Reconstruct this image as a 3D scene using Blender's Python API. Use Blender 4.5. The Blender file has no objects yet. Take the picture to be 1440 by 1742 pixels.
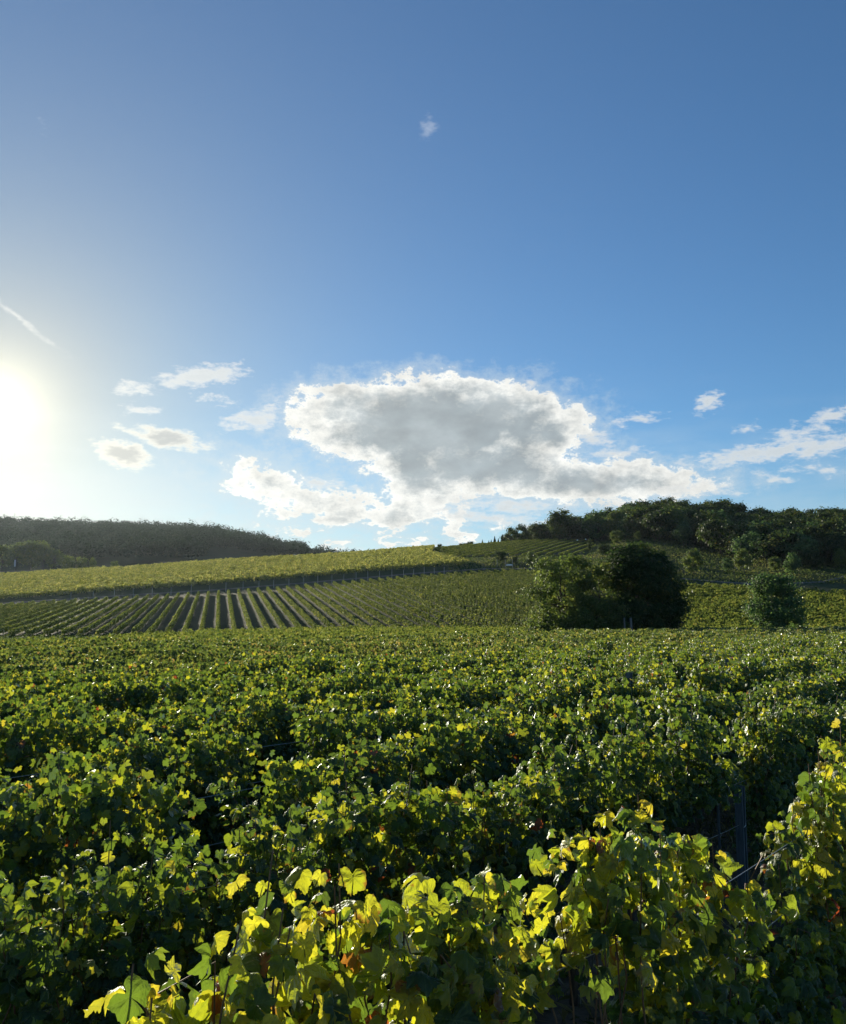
import bpy, math, random
import numpy as np
from mathutils import Vector

SC = bpy.context.scene
COL = SC.collection
rad = math.radians

# ------------------------------------------------------------------ camera
F_PX, W_PX, H_PX = 1444.0, 1440.0, 1742.0       # focal length and frame in photo pixels
PITCH = rad(7.1)
CAM_H = 3.0
cam_d = bpy.data.cameras.new("camera")
cam_d.sensor_fit = 'VERTICAL'
cam_d.sensor_height = 36.0
cam_d.lens = 36.0 * F_PX / H_PX
cam_d.clip_start = 0.05
cam_d.clip_end = 6000.0
cam = bpy.data.objects.new("camera", cam_d)
COL.objects.link(cam)
cam.location = (0, 0, CAM_H)
cam.rotation_euler = (math.pi / 2 + PITCH, 0, 0)
SC.camera = cam


def ray(px, py):
    """world direction with Y = 1 through a photo pixel"""
    u = (px - W_PX / 2) / F_PX
    v = (H_PX / 2 - py) / F_PX
    y = math.cos(PITCH) - v * math.sin(PITCH)
    z = math.sin(PITCH) + v * math.cos(PITCH)
    return u / y, z / y


def azel(px, py):
    x, z = ray(px, py)
    return math.degrees(math.atan2(x, 1.0)), math.degrees(math.atan2(z, math.hypot(x, 1.0)))


# ------------------------------------------------------------------ sun, sky, exposure
SUN_AZ, SUN_EL = azel(-8, 690)
SUN_DIR = Vector((math.sin(rad(SUN_AZ)) * math.cos(rad(SUN_EL)),
                  math.cos(rad(SUN_AZ)) * math.cos(rad(SUN_EL)), math.sin(rad(SUN_EL))))
sun_l = bpy.data.lights.new("sun", 'SUN')
sun_l.energy = 5.0
sun_l.angle = rad(0.5)
sun_l.color = (1.0, 0.89, 0.70)
sun = bpy.data.objects.new("sun", sun_l)
COL.objects.link(sun)
sun.rotation_euler = (-SUN_DIR).to_track_quat('-Z', 'Y').to_euler()

SC.view_settings.view_transform = 'Standard'
SC.view_settings.look = 'None'
SC.view_settings.exposure = 0.4
SC.view_settings.gamma = 1.0


class Nodes:
    def __init__(self, tree):
        self.t = tree

    def new(self, kind, **kw):
        n = self.t.nodes.new(kind)
        for k, v in kw.items():
            if k.startswith('in_'):
                key = k[3:]
                n.inputs[int(key) if key.isdigit() else key].default_value = v
            else:
                setattr(n, k, v)
        return n

    def link(self, a, b):
        self.t.links.new(a, b)

    def math(self, op, a, b=None, c=None, clamp=False):
        n = self.t.nodes.new('ShaderNodeMath')
        n.operation = op
        n.use_clamp = clamp
        for i, s in enumerate((a, b, c)):
            if s is None:
                continue
            if isinstance(s, (int, float)):
                n.inputs[i].default_value = s
            else:
                self.link(s, n.inputs[i])
        return n.outputs[0]

    def smooth(self, x, lo, hi):
        n = self.t.nodes.new('ShaderNodeMapRange')
        n.interpolation_type = 'SMOOTHSTEP'
        self.link(x, n.inputs['Value'])
        n.inputs['From Min'].default_value = lo
        n.inputs['From Max'].default_value = hi
        return n.outputs['Result']

    def mixc(self, fac, a, b, mode='MIX'):
        n = self.t.nodes.new('ShaderNodeMix')
        n.data_type = 'RGBA'
        n.blend_type = mode
        for s, sock in ((fac, n.inputs[0]), (a, n.inputs[6]), (b, n.inputs[7])):
            if isinstance(s, (int, float)):
                sock.default_value = s
            elif isinstance(s, tuple):
                sock.default_value = (*s[:3], 1.0)
            else:
                self.link(s, sock)
        return n.outputs[2]

    def ramp(self, fac, stops, interp='LINEAR'):
        n = self.t.nodes.new('ShaderNodeValToRGB')
        cr = n.color_ramp
        cr.interpolation = interp
        while len(cr.elements) < len(stops):
            cr.elements.new(0.5)
        for e, (p, c) in zip(cr.elements, stops):
            e.position = p
            e.color = (*c, 1.0)
        self.link(fac, n.inputs[0])
        return n.outputs[0]


def build_world():
    w = bpy.data.worlds.new("World")
    SC.world = w
    w.use_nodes = True
    t = w.node_tree
    t.nodes.clear()
    N = Nodes(t)
    out = N.new('ShaderNodeOutputWorld')
    bg = N.new('ShaderNodeBackground')
    N.link(bg.outputs[0], out.inputs[0])
    sky = N.new('ShaderNodeTexSky', sky_type='NISHITA', sun_disc=False)
    sky.sun_elevation = rad(SUN_EL)
    sky.sun_rotation = rad(SUN_AZ)
    sky.altitude = 200.0
    sky.air_density = 1.0
    sky.dust_density = 0.25
    sky.ozone_density = 2.0
    tc = N.new('ShaderNodeTexCoord')
    nrm = N.new('ShaderNodeVectorMath', operation='NORMALIZE')
    N.link(tc.outputs['Generated'], nrm.inputs[0])
    D = nrm.outputs[0]
    sep = N.new('ShaderNodeSeparateXYZ')
    N.link(D, sep.inputs[0])
    az = N.math('MULTIPLY', N.math('ARCTAN2', sep.outputs[0], sep.outputs[1]), 57.29578)
    el = N.math('MULTIPLY', N.math('ARCSINE', sep.outputs[2]), 57.29578)
    P = N.new('ShaderNodeCombineXYZ')
    N.link(az, P.inputs[0])
    N.link(el, P.inputs[1])

    def noise(scale, detail=6.0, rough=0.55, vec=None, off=(0, 0, 0), sq=(1, 1, 1)):
        m = N.new('ShaderNodeMapping')
        m.inputs['Location'].default_value = off
        m.inputs['Scale'].default_value = sq
        N.link(vec or D, m.inputs['Vector'])
        n = N.new('ShaderNodeTexNoise', in_Scale=scale, in_Detail=detail, in_Roughness=rough)
        N.link(m.outputs[0], n.inputs['Vector'])
        return n

    def warped(amp_x, amp_y, scale, detail, off):
        n = noise(scale, detail, 0.64, off=off, sq=(1, 1, 1.6))
        s = N.new('ShaderNodeVectorMath', operation='SUBTRACT')
        N.link(n.outputs['Color'], s.inputs[0])
        s.inputs[1].default_value = (0.5, 0.5, 0.5)
        m = N.new('ShaderNodeVectorMath', operation='MULTIPLY_ADD')
        N.link(s.outputs[0], m.inputs[0])
        m.inputs[1].default_value = (amp_x, amp_y, 0)
        N.link(P.outputs[0], m.inputs[2])
        return m.outputs[0]

    def ell(vec, px, py, rx, ry, rot=0.0, k=1.0):
        a, e = azel(px, py)
        ra = abs(azel(px + rx, py)[0] - azel(px - rx, py)[0]) / 2
        re = abs(azel(px, py - ry)[1] - azel(px, py + ry)[1]) / 2
        m = N.new('ShaderNodeMapping', vector_type='TEXTURE')
        m.inputs['Location'].default_value = (a, e, 0)
        m.inputs['Rotation'].default_value = (0, 0, rad(rot))
        m.inputs['Scale'].default_value = (ra, re, 1)
        N.link(vec, m.inputs['Vector'])
        l = N.new('ShaderNodeVectorMath', operation='LENGTH')
        N.link(m.outputs[0], l.inputs[0])
        r = min(ra, re) * k
        return N.math('MULTIPLY_ADD', l.outputs['Value'], -r, r)

    def union(vec, items, soft):
        acc = None
        for it in items:
            d = ell(vec, *it)
            acc = d if acc is None else N.math('SMOOTH_MAX', acc, d, soft)
        return acc

    # the big bank of cloud over the hills
    wv = warped(3.0, 2.0, 19.0, 12.0, (3.1, 1.7, 0.4))
    bank = union(wv, [
        (740, 722, 245, 84, 0, 1.0), (600, 690, 105, 44, 4, 1.0), (800, 690, 120, 46, 0, 1), (895, 735, 110, 52, -8, 1.0), (715, 800, 85, 60, -40, 1.0),
        (1000, 822, 205, 40, -2, 1.3), (870, 795, 140, 54, -10, 1.0), (790, 790, 120, 60, 0, 1.0), (460, 820, 70, 30, -18, 0.9), (570, 868, 160, 38, -10, 0.8),
        (690, 875, 110, 40, 0, 0.8), (600, 915, 140, 20, 0, 0.8), (780, 905, 90, 20, 0, 0.8)], 0.5)
    fine = noise(40.0, 10.0, 0.68, off=(9.2, 4.0, 1.0), sq=(1, 1, 1.5)).outputs['Fac']
    bank_d = N.math('ADD', bank, N.math('MULTIPLY_ADD', fine, 3.6, -1.78))
    holes = noise(24.0, 6.0, 0.6, off=(5.1, 3.3, 0.7), sq=(1, 1, 2.4)).outputs['Fac']
    lowm = N.math('SUBTRACT', 1.0, N.smooth(el, 4.5, 9.0))
    bank_d = N.math('SUBTRACT', bank_d, N.math('MULTIPLY', N.math('MULTIPLY', lowm, N.math('SUBTRACT', 1.0, N.smooth(holes, 0.38, 0.6))), 1.5))
    # smaller clouds
    ws = warped(1.7, 1.0, 34.0, 7.0, (0.3, 5.7, 2.4))
    small = union(ws, [
        (345, 640, 78, 17, 12, 1.6), (235, 662, 34, 9, 8, 1.5), (430, 716, 52, 16, 10, 1.4), (466, 690, 24, 10, 30, 1.3),
        (242, 697, 26, 8, 4, 1.4), (365, 680, 22, 6, -10, 1.5), (540, 822, 55, 10, -5, 1.3),
        (1300, 768, 150, 15, 6, 1.5), (1400, 760, 70, 16, 6, 1.2), (1365, 736, 50, 13, 6, 1.3), (1420, 708, 46, 13, 8, 1.3),
        (1205, 686, 22, 16, 40, 1.2), (1080, 712, 34, 7, 4, 1.4), (1050, 771, 46, 8, 3, 1.4), (1010, 742, 30, 12, -20, 1.3),
        (1315, 810, 24, 7, -10, 1.3), (1270, 727, 12, 5, 0, 1.4), (1395, 800, 30, 6, -8, 1.3), (905, 652, 9, 6, 20, 1.3),
        (820, 880, 110, 12, -6, 1.2), (860, 860, 90, 12, -4, 1.2), (1160, 836, 75, 10, 2, 1.0)], 0.06)
    fine2 = noise(60.0, 7.0, 0.64, off=(2.2, 7.0, 5.0), sq=(1, 1, 2.6)).outputs['Fac']
    small_d = N.math('ADD', small, N.math('MULTIPLY_ADD', fine2, 2.6, -1.25))
    # two smooth lens shaped clouds near the sun, a short trail and faint wisps
    wl = warped(2.2, 1.3, 19.0, 6.0, (7.3, 0.7, 3.4))
    lens = union(wl, [(292, 745, 80, 21, -8, 1.6), (230, 736, 40, 9, -14, 1.6), (210, 772, 62, 26, -14, 1.3)], 0.1)
    lens = N.math('ADD', lens, N.math('MULTIPLY_ADD', fine2, 1.6, -0.85))
    faint = union(ws, [(727, 214, 20, 30, -10, 1.4), (737, 160, 10, 7, 0, 1.4), (75, 212, 16, 26, 20, 1.4),
                       (110, 612, 9, 6, 0, 1.3), (60, 795, 60, 9, 3, 1.5), (70, 832, 40, 12, 25, 1.3)], 0.05)
    faint_d = N.math('ADD', faint, N.math('MULTIPLY_ADD', fine2, 3.0, -1.85))
    # thin high veil
    veil_n = noise(5.0, 6.0, 0.6, off=(1.0, 2.0, 8.0), sq=(1, 1, 4.0)).outputs['Fac']
    low = N.math('SUBTRACT', 1.0, N.smooth(el, 2.0, 17.0))
    veil = N.math('MULTIPLY', N.math('MULTIPLY', N.smooth(veil_n, 0.42, 0.75), low), 0.6)

    # angle to the sun: aureole of the hazy air round it
    sv = N.new('ShaderNodeVectorMath', operation='DOT_PRODUCT')
    N.link(D, sv.inputs[0])
    sv.inputs[1].default_value = SUN_DIR
    ang = N.math('MULTIPLY', N.math('ARCCOSINE', N.math('MINIMUM', sv.outputs['Value'], 1.0)), 57.29578)
    near = N.math('EXPONENT', N.math('DIVIDE', ang, -1.4))
    mid = N.math('EXPONENT', N.math('DIVIDE', ang, -4.6))
    wide = N.math('EXPONENT', N.math('DIVIDE', ang, -17.0))

    base = N.mixc(1.0, sky.outputs[0], N.mixc(N.math('EXPONENT', N.math('DIVIDE', ang, -8.5)), SKY_TINT, (0.52, 0.50, 0.45)), 'MULTIPLY')
    sc = N.new('ShaderNodeVectorMath', operation='SCALE')
    N.link(base, sc.inputs[0])
    N.link(N.math('MULTIPLY', N.math('MULTIPLY_ADD', wide, -0.62, 1.0), SKY_STRENGTH), sc.inputs['Scale'])
    col = sc.outputs[0]

    def addglow(col, fac, c):
        g = N.new('ShaderNodeVectorMath', operation='MULTIPLY_ADD')
        N.link(fac, g.inputs[0])
        g.inputs[1].default_value = c
        N.link(col, g.inputs[2])
        return g.outputs[0]

    hz = N.math('MULTIPLY', N.math('EXPONENT', N.math('DIVIDE', ang, -17.0)), N.math('SUBTRACT', 1.0, N.smooth(el, 1.5, 13.0)))
    col = N.mixc(N.math('MULTIPLY', hz, 0.95), col, (0.58, 0.575, 0.54))
    col = N.mixc(N.math('MULTIPLY', N.math('SUBTRACT', 1.0, N.smooth(el, 3.0, 12.0)), 0.22), col, (0.42, 0.48, 0.52))
    # clouds over that, white at their thin sunlit rims and grey where thick
    sunny = N.math('EXPONENT', N.math('DIVIDE', ang, -16.0))
    th = N.smooth(N.math('SUBTRACT', bank_d, N.math('MULTIPLY', sunny, 0.15)), 0.0, 1.7)
    mott = noise(11.0, 7.0, 0.6, off=(4.4, 4.1, 2.0), sq=(1, 1, 1.8)).outputs['Fac']
    grey = N.mixc(N.smooth(mott, 0.35, 0.7), (0.255, 0.298, 0.322), (0.315, 0.358, 0.38))
    lowwhite = N.math('MULTIPLY', N.math('SUBTRACT', 1.0, N.smooth(el, 5.0, 10.5)), N.smooth(mott, 0.36, 0.62))
    grey = N.mixc(N.math('MULTIPLY', lowwhite, 0.3), grey, (0.60, 0.595, 0.56))
    bank_c = N.mixc(th, (0.70, 0.70, 0.665), grey)
    # lobes turned to the sun are lighter
    sh = N.new('ShaderNodeVectorMath', operation='ADD')
    N.link(D, sh.inputs[0])
    sh.inputs[1].default_value = tuple(SUN_DIR * 0.022)
    lob0 = noise(19.0, 5.0, 0.5, off=(6.4, 1.1, 3.0), sq=(1, 1, 1.7)).outputs['Fac']
    lob1 = noise(19.0, 5.0, 0.5, vec=sh.outputs[0], off=(6.4, 1.1, 3.0), sq=(1, 1, 1.7)).outputs['Fac']
    emb = N.math('MULTIPLY_ADD', N.math('SUBTRACT', lob0, lob1), 0.75, 1.0)
    sce = N.new('ShaderNodeVectorMath', operation='SCALE')
    N.link(bank_c, sce.inputs[0])
    N.link(emb, sce.inputs['Scale'])
    bank_c = sce.outputs[0]
    small_c = N.mixc(N.smooth(small_d, 0.05, 0.9), (0.64, 0.645, 0.63), (0.50, 0.53, 0.54))
    lens_c = N.mixc(N.smooth(lens, 0.15, 1.0), (0.74, 0.71, 0.62), (0.36, 0.36, 0.345))
    col = N.mixc(veil, col, (0.47, 0.53, 0.56))
    trail = N.math('ADD', ell(ws, 30, 540, 95, 7, -33, 1.0), N.math('MULTIPLY_ADD', fine2, 0.5, -0.25))
    col = N.mixc(N.math('MULTIPLY', N.smooth(trail, -0.05, 0.28), 0.4), col, (0.68, 0.68, 0.66))
    col = N.mixc(N.math('MULTIPLY', N.smooth(faint_d, -0.15, 1.1), 0.32), col, (0.57, 0.61, 0.66))
    col = N.mixc(N.math('MULTIPLY', N.smooth(bank_d, -1.2, 0.1), 0.45), col, (0.47, 0.53, 0.56))
    col = N.mixc(N.math('MULTIPLY', N.smooth(bank_d, -0.12, 0.22), 0.96), col, bank_c)
    col = N.mixc(N.math('MULTIPLY', N.smooth(small_d, -0.2, 0.7), 0.85), col, small_c)
    col = N.mixc(N.math('MULTIPLY', N.smooth(lens, -0.1, 0.5), 0.75), col, lens_c)
    col = addglow(col, wide, (0.15, 0.125, 0.085))
    col = addglow(col, mid, (0.36, 0.345, 0.28))
    col = addglow(col, near, (1.0, 0.95, 0.66))
    N.link(col, bg.inputs['Color'])
    bg.inputs['Strength'].default_value = 1.0


SKY_STRENGTH = 0.118
SKY_TINT = (0.41, 0.66, 0.87)
build_world()

# ------------------------------------------------------------------ mesh helpers
RNG = np.random.default_rng(7)


def norm(a):
    return a / np.maximum(np.linalg.norm(a, axis=-1, keepdims=True), 1e-9)


def tag(o, label=None, cat=None, group=None, kind=None):
    if label:
        o['label'] = label
    if cat:
        o['category'] = cat
    if group:
        o['group'] = group
    if kind:
        o['kind'] = kind
    return o


def build(name, chunks, mats, parent=None, smooth=False):
    """link ONE mesh object made of chunks (verts, faces[n,k], attr[n,4] or None, material index)"""
    V, loops, starts, tot, A, MI = [], [], [], [], [], []
    vo, lo = 0, 0
    for ch in chunks:
        v, f = ch[0], ch[1]
        a = ch[2] if len(ch) > 2 else None
        mi = ch[3] if len(ch) > 3 else 0
        f = np.asarray(f, dtype=np.int64)
        V.append(np.asarray(v, dtype=np.float32))
        loops.append((f + vo).ravel())
        k = f.shape[1]
        starts.append(lo + np.arange(len(f)) * k)
        MI.append(np.full(len(f), mi))
        A.append(a if a is not None else np.zeros((len(v), 4), np.float32))
        vo += len(v)
        lo += f.size
    V = np.concatenate(V)
    loops = np.concatenate(loops)
    starts = np.concatenate(starts)
    me = bpy.data.meshes.new(name)
    me.vertices.add(len(V))
    me.vertices.foreach_set('co', V.ravel())
    me.loops.add(len(loops))
    me.loops.foreach_set('vertex_index', loops.astype(np.int32))
    me.polygons.add(len(starts))
    me.polygons.foreach_set('loop_start', starts.astype(np.int32))
    at = me.attributes.new('ld', 'FLOAT_COLOR', 'POINT')
    at.data.foreach_set('color', np.concatenate(A).astype(np.float32).ravel())
    if not isinstance(mats, (list, tuple)):
        mats = [mats]
    for m in mats:
        me.materials.append(m)
    if len(mats) > 1:
        me.polygons.foreach_set('material_index', np.concatenate(MI).astype(np.int32))
    me.update(calc_edges=True)
    me.polygons.foreach_set('use_smooth', np.full(len(starts), smooth))
    o = bpy.data.objects.new(name, me)
    COL.objects.link(o)
    if parent:
        o.parent = parent
    return o


def empty(name, loc, rz=0.0):
    o = bpy.data.objects.new(name, None)
    o.empty_display_size = 0.2
    o.location = loc
    o.rotation_euler = (0, 0, rz)
    COL.objects.link(o)
    return o


def copy_thing(src, loc, rz, scale, label, cat, group):
    c = src.copy()
    COL.objects.link(c)
    c.location = loc
    c.rotation_euler = (0, 0, rz)
    c.scale = scale
    for ch in list(src.children):
        d = ch.copy()
        COL.objects.link(d)
        d.parent = c
    tag(c, label, cat, group)
    return c


def tube(pts, radii, sides=6):
    pts = np.asarray(pts, float)
    n = len(pts)
    radii = np.broadcast_to(np.asarray(radii, float), (n,))
    tan = norm(np.gradient(pts, axis=0))
    ref = np.where(np.abs(tan[:, 2:3]) > 0.9, np.array([[1.0, 0, 0]]), np.array([[0, 0, 1.0]]))
    a = norm(np.cross(tan, ref))
    b = np.cross(tan, a)
    th = np.linspace(0, 2 * np.pi, sides, endpoint=False)
    ring = (a[:, None] * np.cos(th)[None, :, None] + b[:, None] * np.sin(th)[None, :, None]) * radii[:, None, None]
    v = (pts[:, None] + ring).reshape(-1, 3)
    i = np.arange(n - 1)[:, None] * sides
    j = np.arange(sides)[None]
    k = (j + 1) % sides
    f = np.stack([i + j, i + k, i + sides + k, i + sides + j], -1).reshape(-1, 4)
    at = np.zeros((len(v), 4), np.float32)
    return [(v, f, at)]


def box(x0, y0, z0, x1, y1, z1):
    v = np.array([(x, y, z) for x in (x0, x1) for y in (y0, y1) for z in (z0, z1)], float)
    f = np.array([(0, 1, 3, 2), (4, 6, 7, 5), (0, 4, 5, 1), (2, 3, 7, 6), (0, 2, 6, 4), (1, 5, 7, 3)])
    return (v, f, None)


# ---- leaf templates: local x = side, y = tip, z = face
def leaf_template(kind):
    half = [(0, .98), (8, .86), (13, .90), (19, .80), (25, .83), (33, .72), (41, .80), (46, .82), (52, .90), (60, .95), (67, .85), (74, .87),
            (82, .78), (93, .70), (102, .76), (110, .77), (120, .84), (128, .75), (138, .74), (150, .66), (160, .54), (171, .24)]
    if kind == 'mid':
        half = [(0, 1.0), (18, .82), (33, .70), (58, .94), (78, .82), (93, .68), (120, .82), (150, .64), (170, .22)]
    if kind in ('hi', 'mid'):
        ang = [a for a, r in half] + [-a for a, r in reversed(half[1:])]
        rr = np.array([r for a, r in half] + [r for a, r in reversed(half[1:])])
        th = np.radians(np.array(ang, float))
        n = len(th)
        lob = np.array([0, 60, 120, -60, -120])
        d = np.min(np.abs(np.degrees(th)[:, None] - lob[None]), axis=1)
        vein = np.clip(1 - d / 22.0, 0, 1)
        out = np.stack([np.sin(th) * rr, np.cos(th) * rr], 1)

        def zz(xy, ve):
            r = np.hypot(xy[:, 0], xy[:, 1])
            return -0.30 * r * r + 0.16 * (0.5 - ve) * r + 0.07 * np.sin(5.0 * np.arctan2(xy[:, 0], xy[:, 1]) + 1.0) * r * r
        if kind == 'hi':
            m1 = out * 0.42
            m2 = out * 0.74
            xy = np.concatenate([[[0, 0]], m1, m2, out])
            ve = np.concatenate([[1.0], vein, vein, vein])
            v = np.column_stack([xy, zz(xy, ve)])
            tri = [(0, 1 + (i + 1) % n, 1 + i) for i in range(n - 1)]
            quads = []
            for b in (1, 1 + n):
                quads += [(b + i, b + (i + 1), b + n + (i + 1), b + n + i) for i in range(n - 1)]
            faces = [np.array(tri), np.array(quads)]
        else:
            xy = np.concatenate([[[0, 0]], out])
            ve = np.concatenate([[1.0], vein])
            v = np.column_stack([xy, zz(xy, ve)])
            faces = [np.array([(0, 1 + (i + 1) % n, 1 + i) for i in range(n)])]
        r = np.hypot(xy[:, 0], xy[:, 1])
        return v, faces, ve, r
    # small folded leaf for far things
    v = np.array([(0, -.6, 0), (-.75, -.05, -.12), (-.45, .5, -.2), (0, 1.0, -.25), (.45, .5, -.2), (.75, -.05, -.12), (0, .1, .12)], float)
    faces = [np.array([(0, 6, 2, 1), (0, 5, 4, 6)]), np.array([(6, 3, 2), (6, 4, 3)])]
    if kind == 'kite':
        v = np.array([(0, -.7, -.05), (-.7, .05, -.16), (0, 1.0, -.16), (.7, .05, -.16), (0, .1, .1)], float)
        faces = [np.array([(0, 4, 1), (4, 2, 1), (0, 3, 4), (4, 3, 2)])]
    return v, faces, np.zeros(len(v)), np.hypot(v[:, 0], v[:, 1])


TPL = {k: leaf_template(k) for k in ('hi', 'mid', 'low', 'kite')}


def scatter(tpl, pos, nrm, tip, size, rnd, rng):
    """many leaves as chunks; nrm, tip: rough directions"""
    tv, faces, ve, rr = TPL[tpl]
    n, m = len(pos), len(tv)
    nrm = norm(nrm)
    tip = norm(tip - nrm * np.sum(tip * nrm, 1, keepdims=True))
    side = np.cross(tip, nrm)
    curl = rng.normal(1.0, 0.7, (n, 1))
    sx = rng.uniform(0.72, 1.12, (n, 1))
    z = tv[None, :, 2] * curl
    if tpl == 'hi':
        w = rng.uniform(0, 6.28, (n, 2))
        x_, y_ = tv[None, :, 0], tv[None, :, 1]
        z = z + 0.10 * np.sin(3.6 * x_ + 2.1 * y_ + w[:, :1]) + 0.08 * np.sin(-2.9 * x_ + 5.2 * y_ + w[:, 1:]) + 0.035 * np.sin(9 * x_ + w[:, :1] * 3) * np.sin(8 * y_ + w[:, 1:]) + rng.normal(0, 0.028, (n, m))
        z = z - rng.uniform(-.2, .95, (n, 1)) * x_ * x_ - rng.uniform(-.2, .6, (n, 1)) * np.clip(y_, 0, 1) ** 2
    size = np.broadcast_to(np.asarray(size, float), (n,))
    v = pos[:, None] + size[:, None, None] * ((tv[None, :, 0] * sx)[..., None] * side[:, None] + tv[None, :, 1, None] * tip[:, None] + z[..., None] * nrm[:, None])
    v = v.reshape(-1, 3)
    at = np.empty((n, m, 4), np.float32)
    at[..., 0] = rnd[:, None]
    at[..., 1] = ve[None]
    at[..., 2] = rr[None]
    at[..., 3] = rng.random(n)[:, None]
    at = at.reshape(-1, 4)
    base = (np.arange(n) * m)[:, None, None]
    res = []
    for i, f in enumerate(faces):
        ff = (f[None] + base).reshape(-1, f.shape[1])
        res.append((v, ff, at) if i == 0 else ('more', ff))
    if len(res) == 1:
        return [res[0]]
    # second face list shares the vertices: split quads into triangles instead
    f0 = res[0][1]
    tris = []
    for r in res:
        f = r[1]
        if f.shape[1] == 4:
            tris += [f[:, [0, 1, 2]], f[:, [0, 2, 3]]]
        else:
            tris.append(f)
    return [(v, np.concatenate(tris), at)]


# ------------------------------------------------------------------ materials
def mat_leaf(name, stops, trans, tstops=None, gloss=0.05, rough=0.42, vein=0.0, brown=0.0, pale_back=0.0, split=0.5, wrinkle=0.0):
    m = bpy.data.materials.new(name)
    m.use_nodes = True
    t = m.node_tree
    t.nodes.clear()
    N = Nodes(t)
    out = N.new('ShaderNodeOutputMaterial')
    at = N.new('ShaderNodeAttribute', attribute_name='ld')
    sep = N.new('ShaderNodeSeparateColor')
    N.link(at.outputs['Color'], sep.inputs[0])
    col = N.ramp(sep.outputs[0], stops)
    tcol = N.ramp(sep.outputs[0], tstops) if tstops else N.mixc(1.0, col, trans, 'MULTIPLY')
    geo = N.new('ShaderNodeNewGeometry')
    if brown:
        tex = N.new('ShaderNodeTexNoise', in_Scale=38.0, in_Detail=4.0)
        edge = N.math('ADD', N.math('MULTIPLY', sep.outputs[2], 0.75), N.math('MULTIPLY', N.math('SUBTRACT', tex.outputs['Fac'], 0.5), 1.3))
        edge = N.math('ADD', edge, N.math('MULTIPLY', N.math('SUBTRACT', at.outputs['Alpha'], 0.82), 1.1))
        bf = N.math('MULTIPLY', N.smooth(edge, 0.62, 0.9), brown)
        col = N.mixc(bf, col, (0.16, 0.07, 0.025))
        tcol = N.mixc(bf, tcol, (0.30, 0.10, 0.02))
    if vein:
        vf = N.math('MULTIPLY', N.smooth(sep.outputs[1], 0.82, 1.0), vein)
        col = N.mixc(vf, col, (0.20, 0.26, 0.09))
        tcol = N.mixc(vf, tcol, (0.20, 0.30, 0.03))
    if pale_back:
        col = N.mixc(N.math('MULTIPLY', geo.outputs['Backfacing'], pale_back), col, (0.30, 0.36, 0.26))
    dif = N.new('ShaderNodeBsdfDiffuse')
    tr = N.new('ShaderNodeBsdfTranslucent')
    N.link(col, dif.inputs['Color'])
    N.link(tcol, tr.inputs['Color'])
    mx = N.new('ShaderNodeMixShader', in_0=split)
    N.link(dif.outputs[0], mx.inputs[1])
    N.link(tr.outputs[0], mx.inputs[2])
    gl = N.new('ShaderNodeBsdfGlossy', in_Roughness=rough)
    gl.inputs['Color'].default_value = (0.9, 0.95, 0.9, 1)
    lw = N.new('ShaderNodeFresnel', in_IOR=1.4)
    gf = N.math('MULTIPLY_ADD', lw.outputs[0], gloss * 8, gloss * 0.3, clamp=True)
    mg = N.new('ShaderNodeMixShader')
    N.link(gf, mg.inputs[0])
    N.link(mx.outputs[0], mg.inputs[1])
    N.link(gl.outputs[0], mg.inputs[2])
    if wrinkle:
        tex2 = N.new('ShaderNodeTexNoise', in_Scale=85.0, in_Detail=3.0)
        bmp = N.new('ShaderNodeBump', in_Strength=wrinkle, in_Distance=0.01)
        N.link(tex2.outputs['Fac'], bmp.inputs['Height'])
        for s in (dif, tr, gl, lw):
            N.link(bmp.outputs[0], s.inputs['Normal'])
    N.link(mg.outputs[0], out.inputs['Surface'])
    return m


def mat_noise(name, c1, c2, scale, rough=0.9, detail=6.0, bump=0.0, sq=(1, 1, 1), bdist=0.05):
    m = bpy.data.materials.new(name)
    m.use_nodes = True
    t = m.node_tree
    t.nodes.clear()
    N = Nodes(t)
    out = N.new('ShaderNodeOutputMaterial')
    b = N.new('ShaderNodeBsdfPrincipled', in_Roughness=rough)
    tc = N.new('ShaderNodeTexCoord')
    mp = N.new('ShaderNodeMapping')
    mp.inputs['Scale'].default_value = sq
    N.link(tc.outputs['Object'], mp.inputs[0])
    tex = N.new('ShaderNodeTexNoise', in_Scale=scale, in_Detail=detail, in_Roughness=0.65)
    N.link(mp.outputs[0], tex.inputs['Vector'])
    c = N.mixc(N.smooth(tex.outputs['Fac'], 0.3, 0.7), c1, c2)
    N.link(c, b.inputs['Base Color'])
    if bump:
        bm = N.new('ShaderNodeBump', in_Strength=bump, in_Distance=bdist)
        N.link(tex.outputs['Fac'], bm.inputs['Height'])
        N.link(bm.outputs[0], b.inputs['Normal'])
    N.link(b.outputs[0], out.inputs[0])
    return m


VINE_STOPS = [(0.0, (.016, .042, .022)), (0.45, (.028, .066, .026)), (0.72, (.055, .10, .028)), (0.86, (.17, .18, .035)),
              (0.93, (.28, .22, .04)), (0.962, (.22, .10, .03)), (0.985, (.16, .04, .02)), (1.0, (.08, .035, .02))]
VINE_TRANS = [(0.0, (.10, .18, .018)), (0.45, (.20, .31, .025)), (0.72, (.52, .58, .022)), (0.86, (.82, .78, .035)),
              (0.93, (.68, .48, .04)), (0.962, (.55, .22, .03)), (0.985, (.42, .08, .02)), (1.0, (.2, .06, .02))]
M_VINE = mat_leaf('vine_leaf', VINE_STOPS, None, VINE_TRANS, gloss=0.04, rough=0.5, vein=0.45, brown=0.85, pale_back=0.35, wrinkle=0.6, split=0.64)
M_VINE_ROW = mat_leaf('vine_leaf_row', VINE_STOPS, None, VINE_TRANS, gloss=0.04, rough=0.5, vein=0.45, brown=0.8, pale_back=0.3, wrinkle=0.5, split=0.5)
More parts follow.
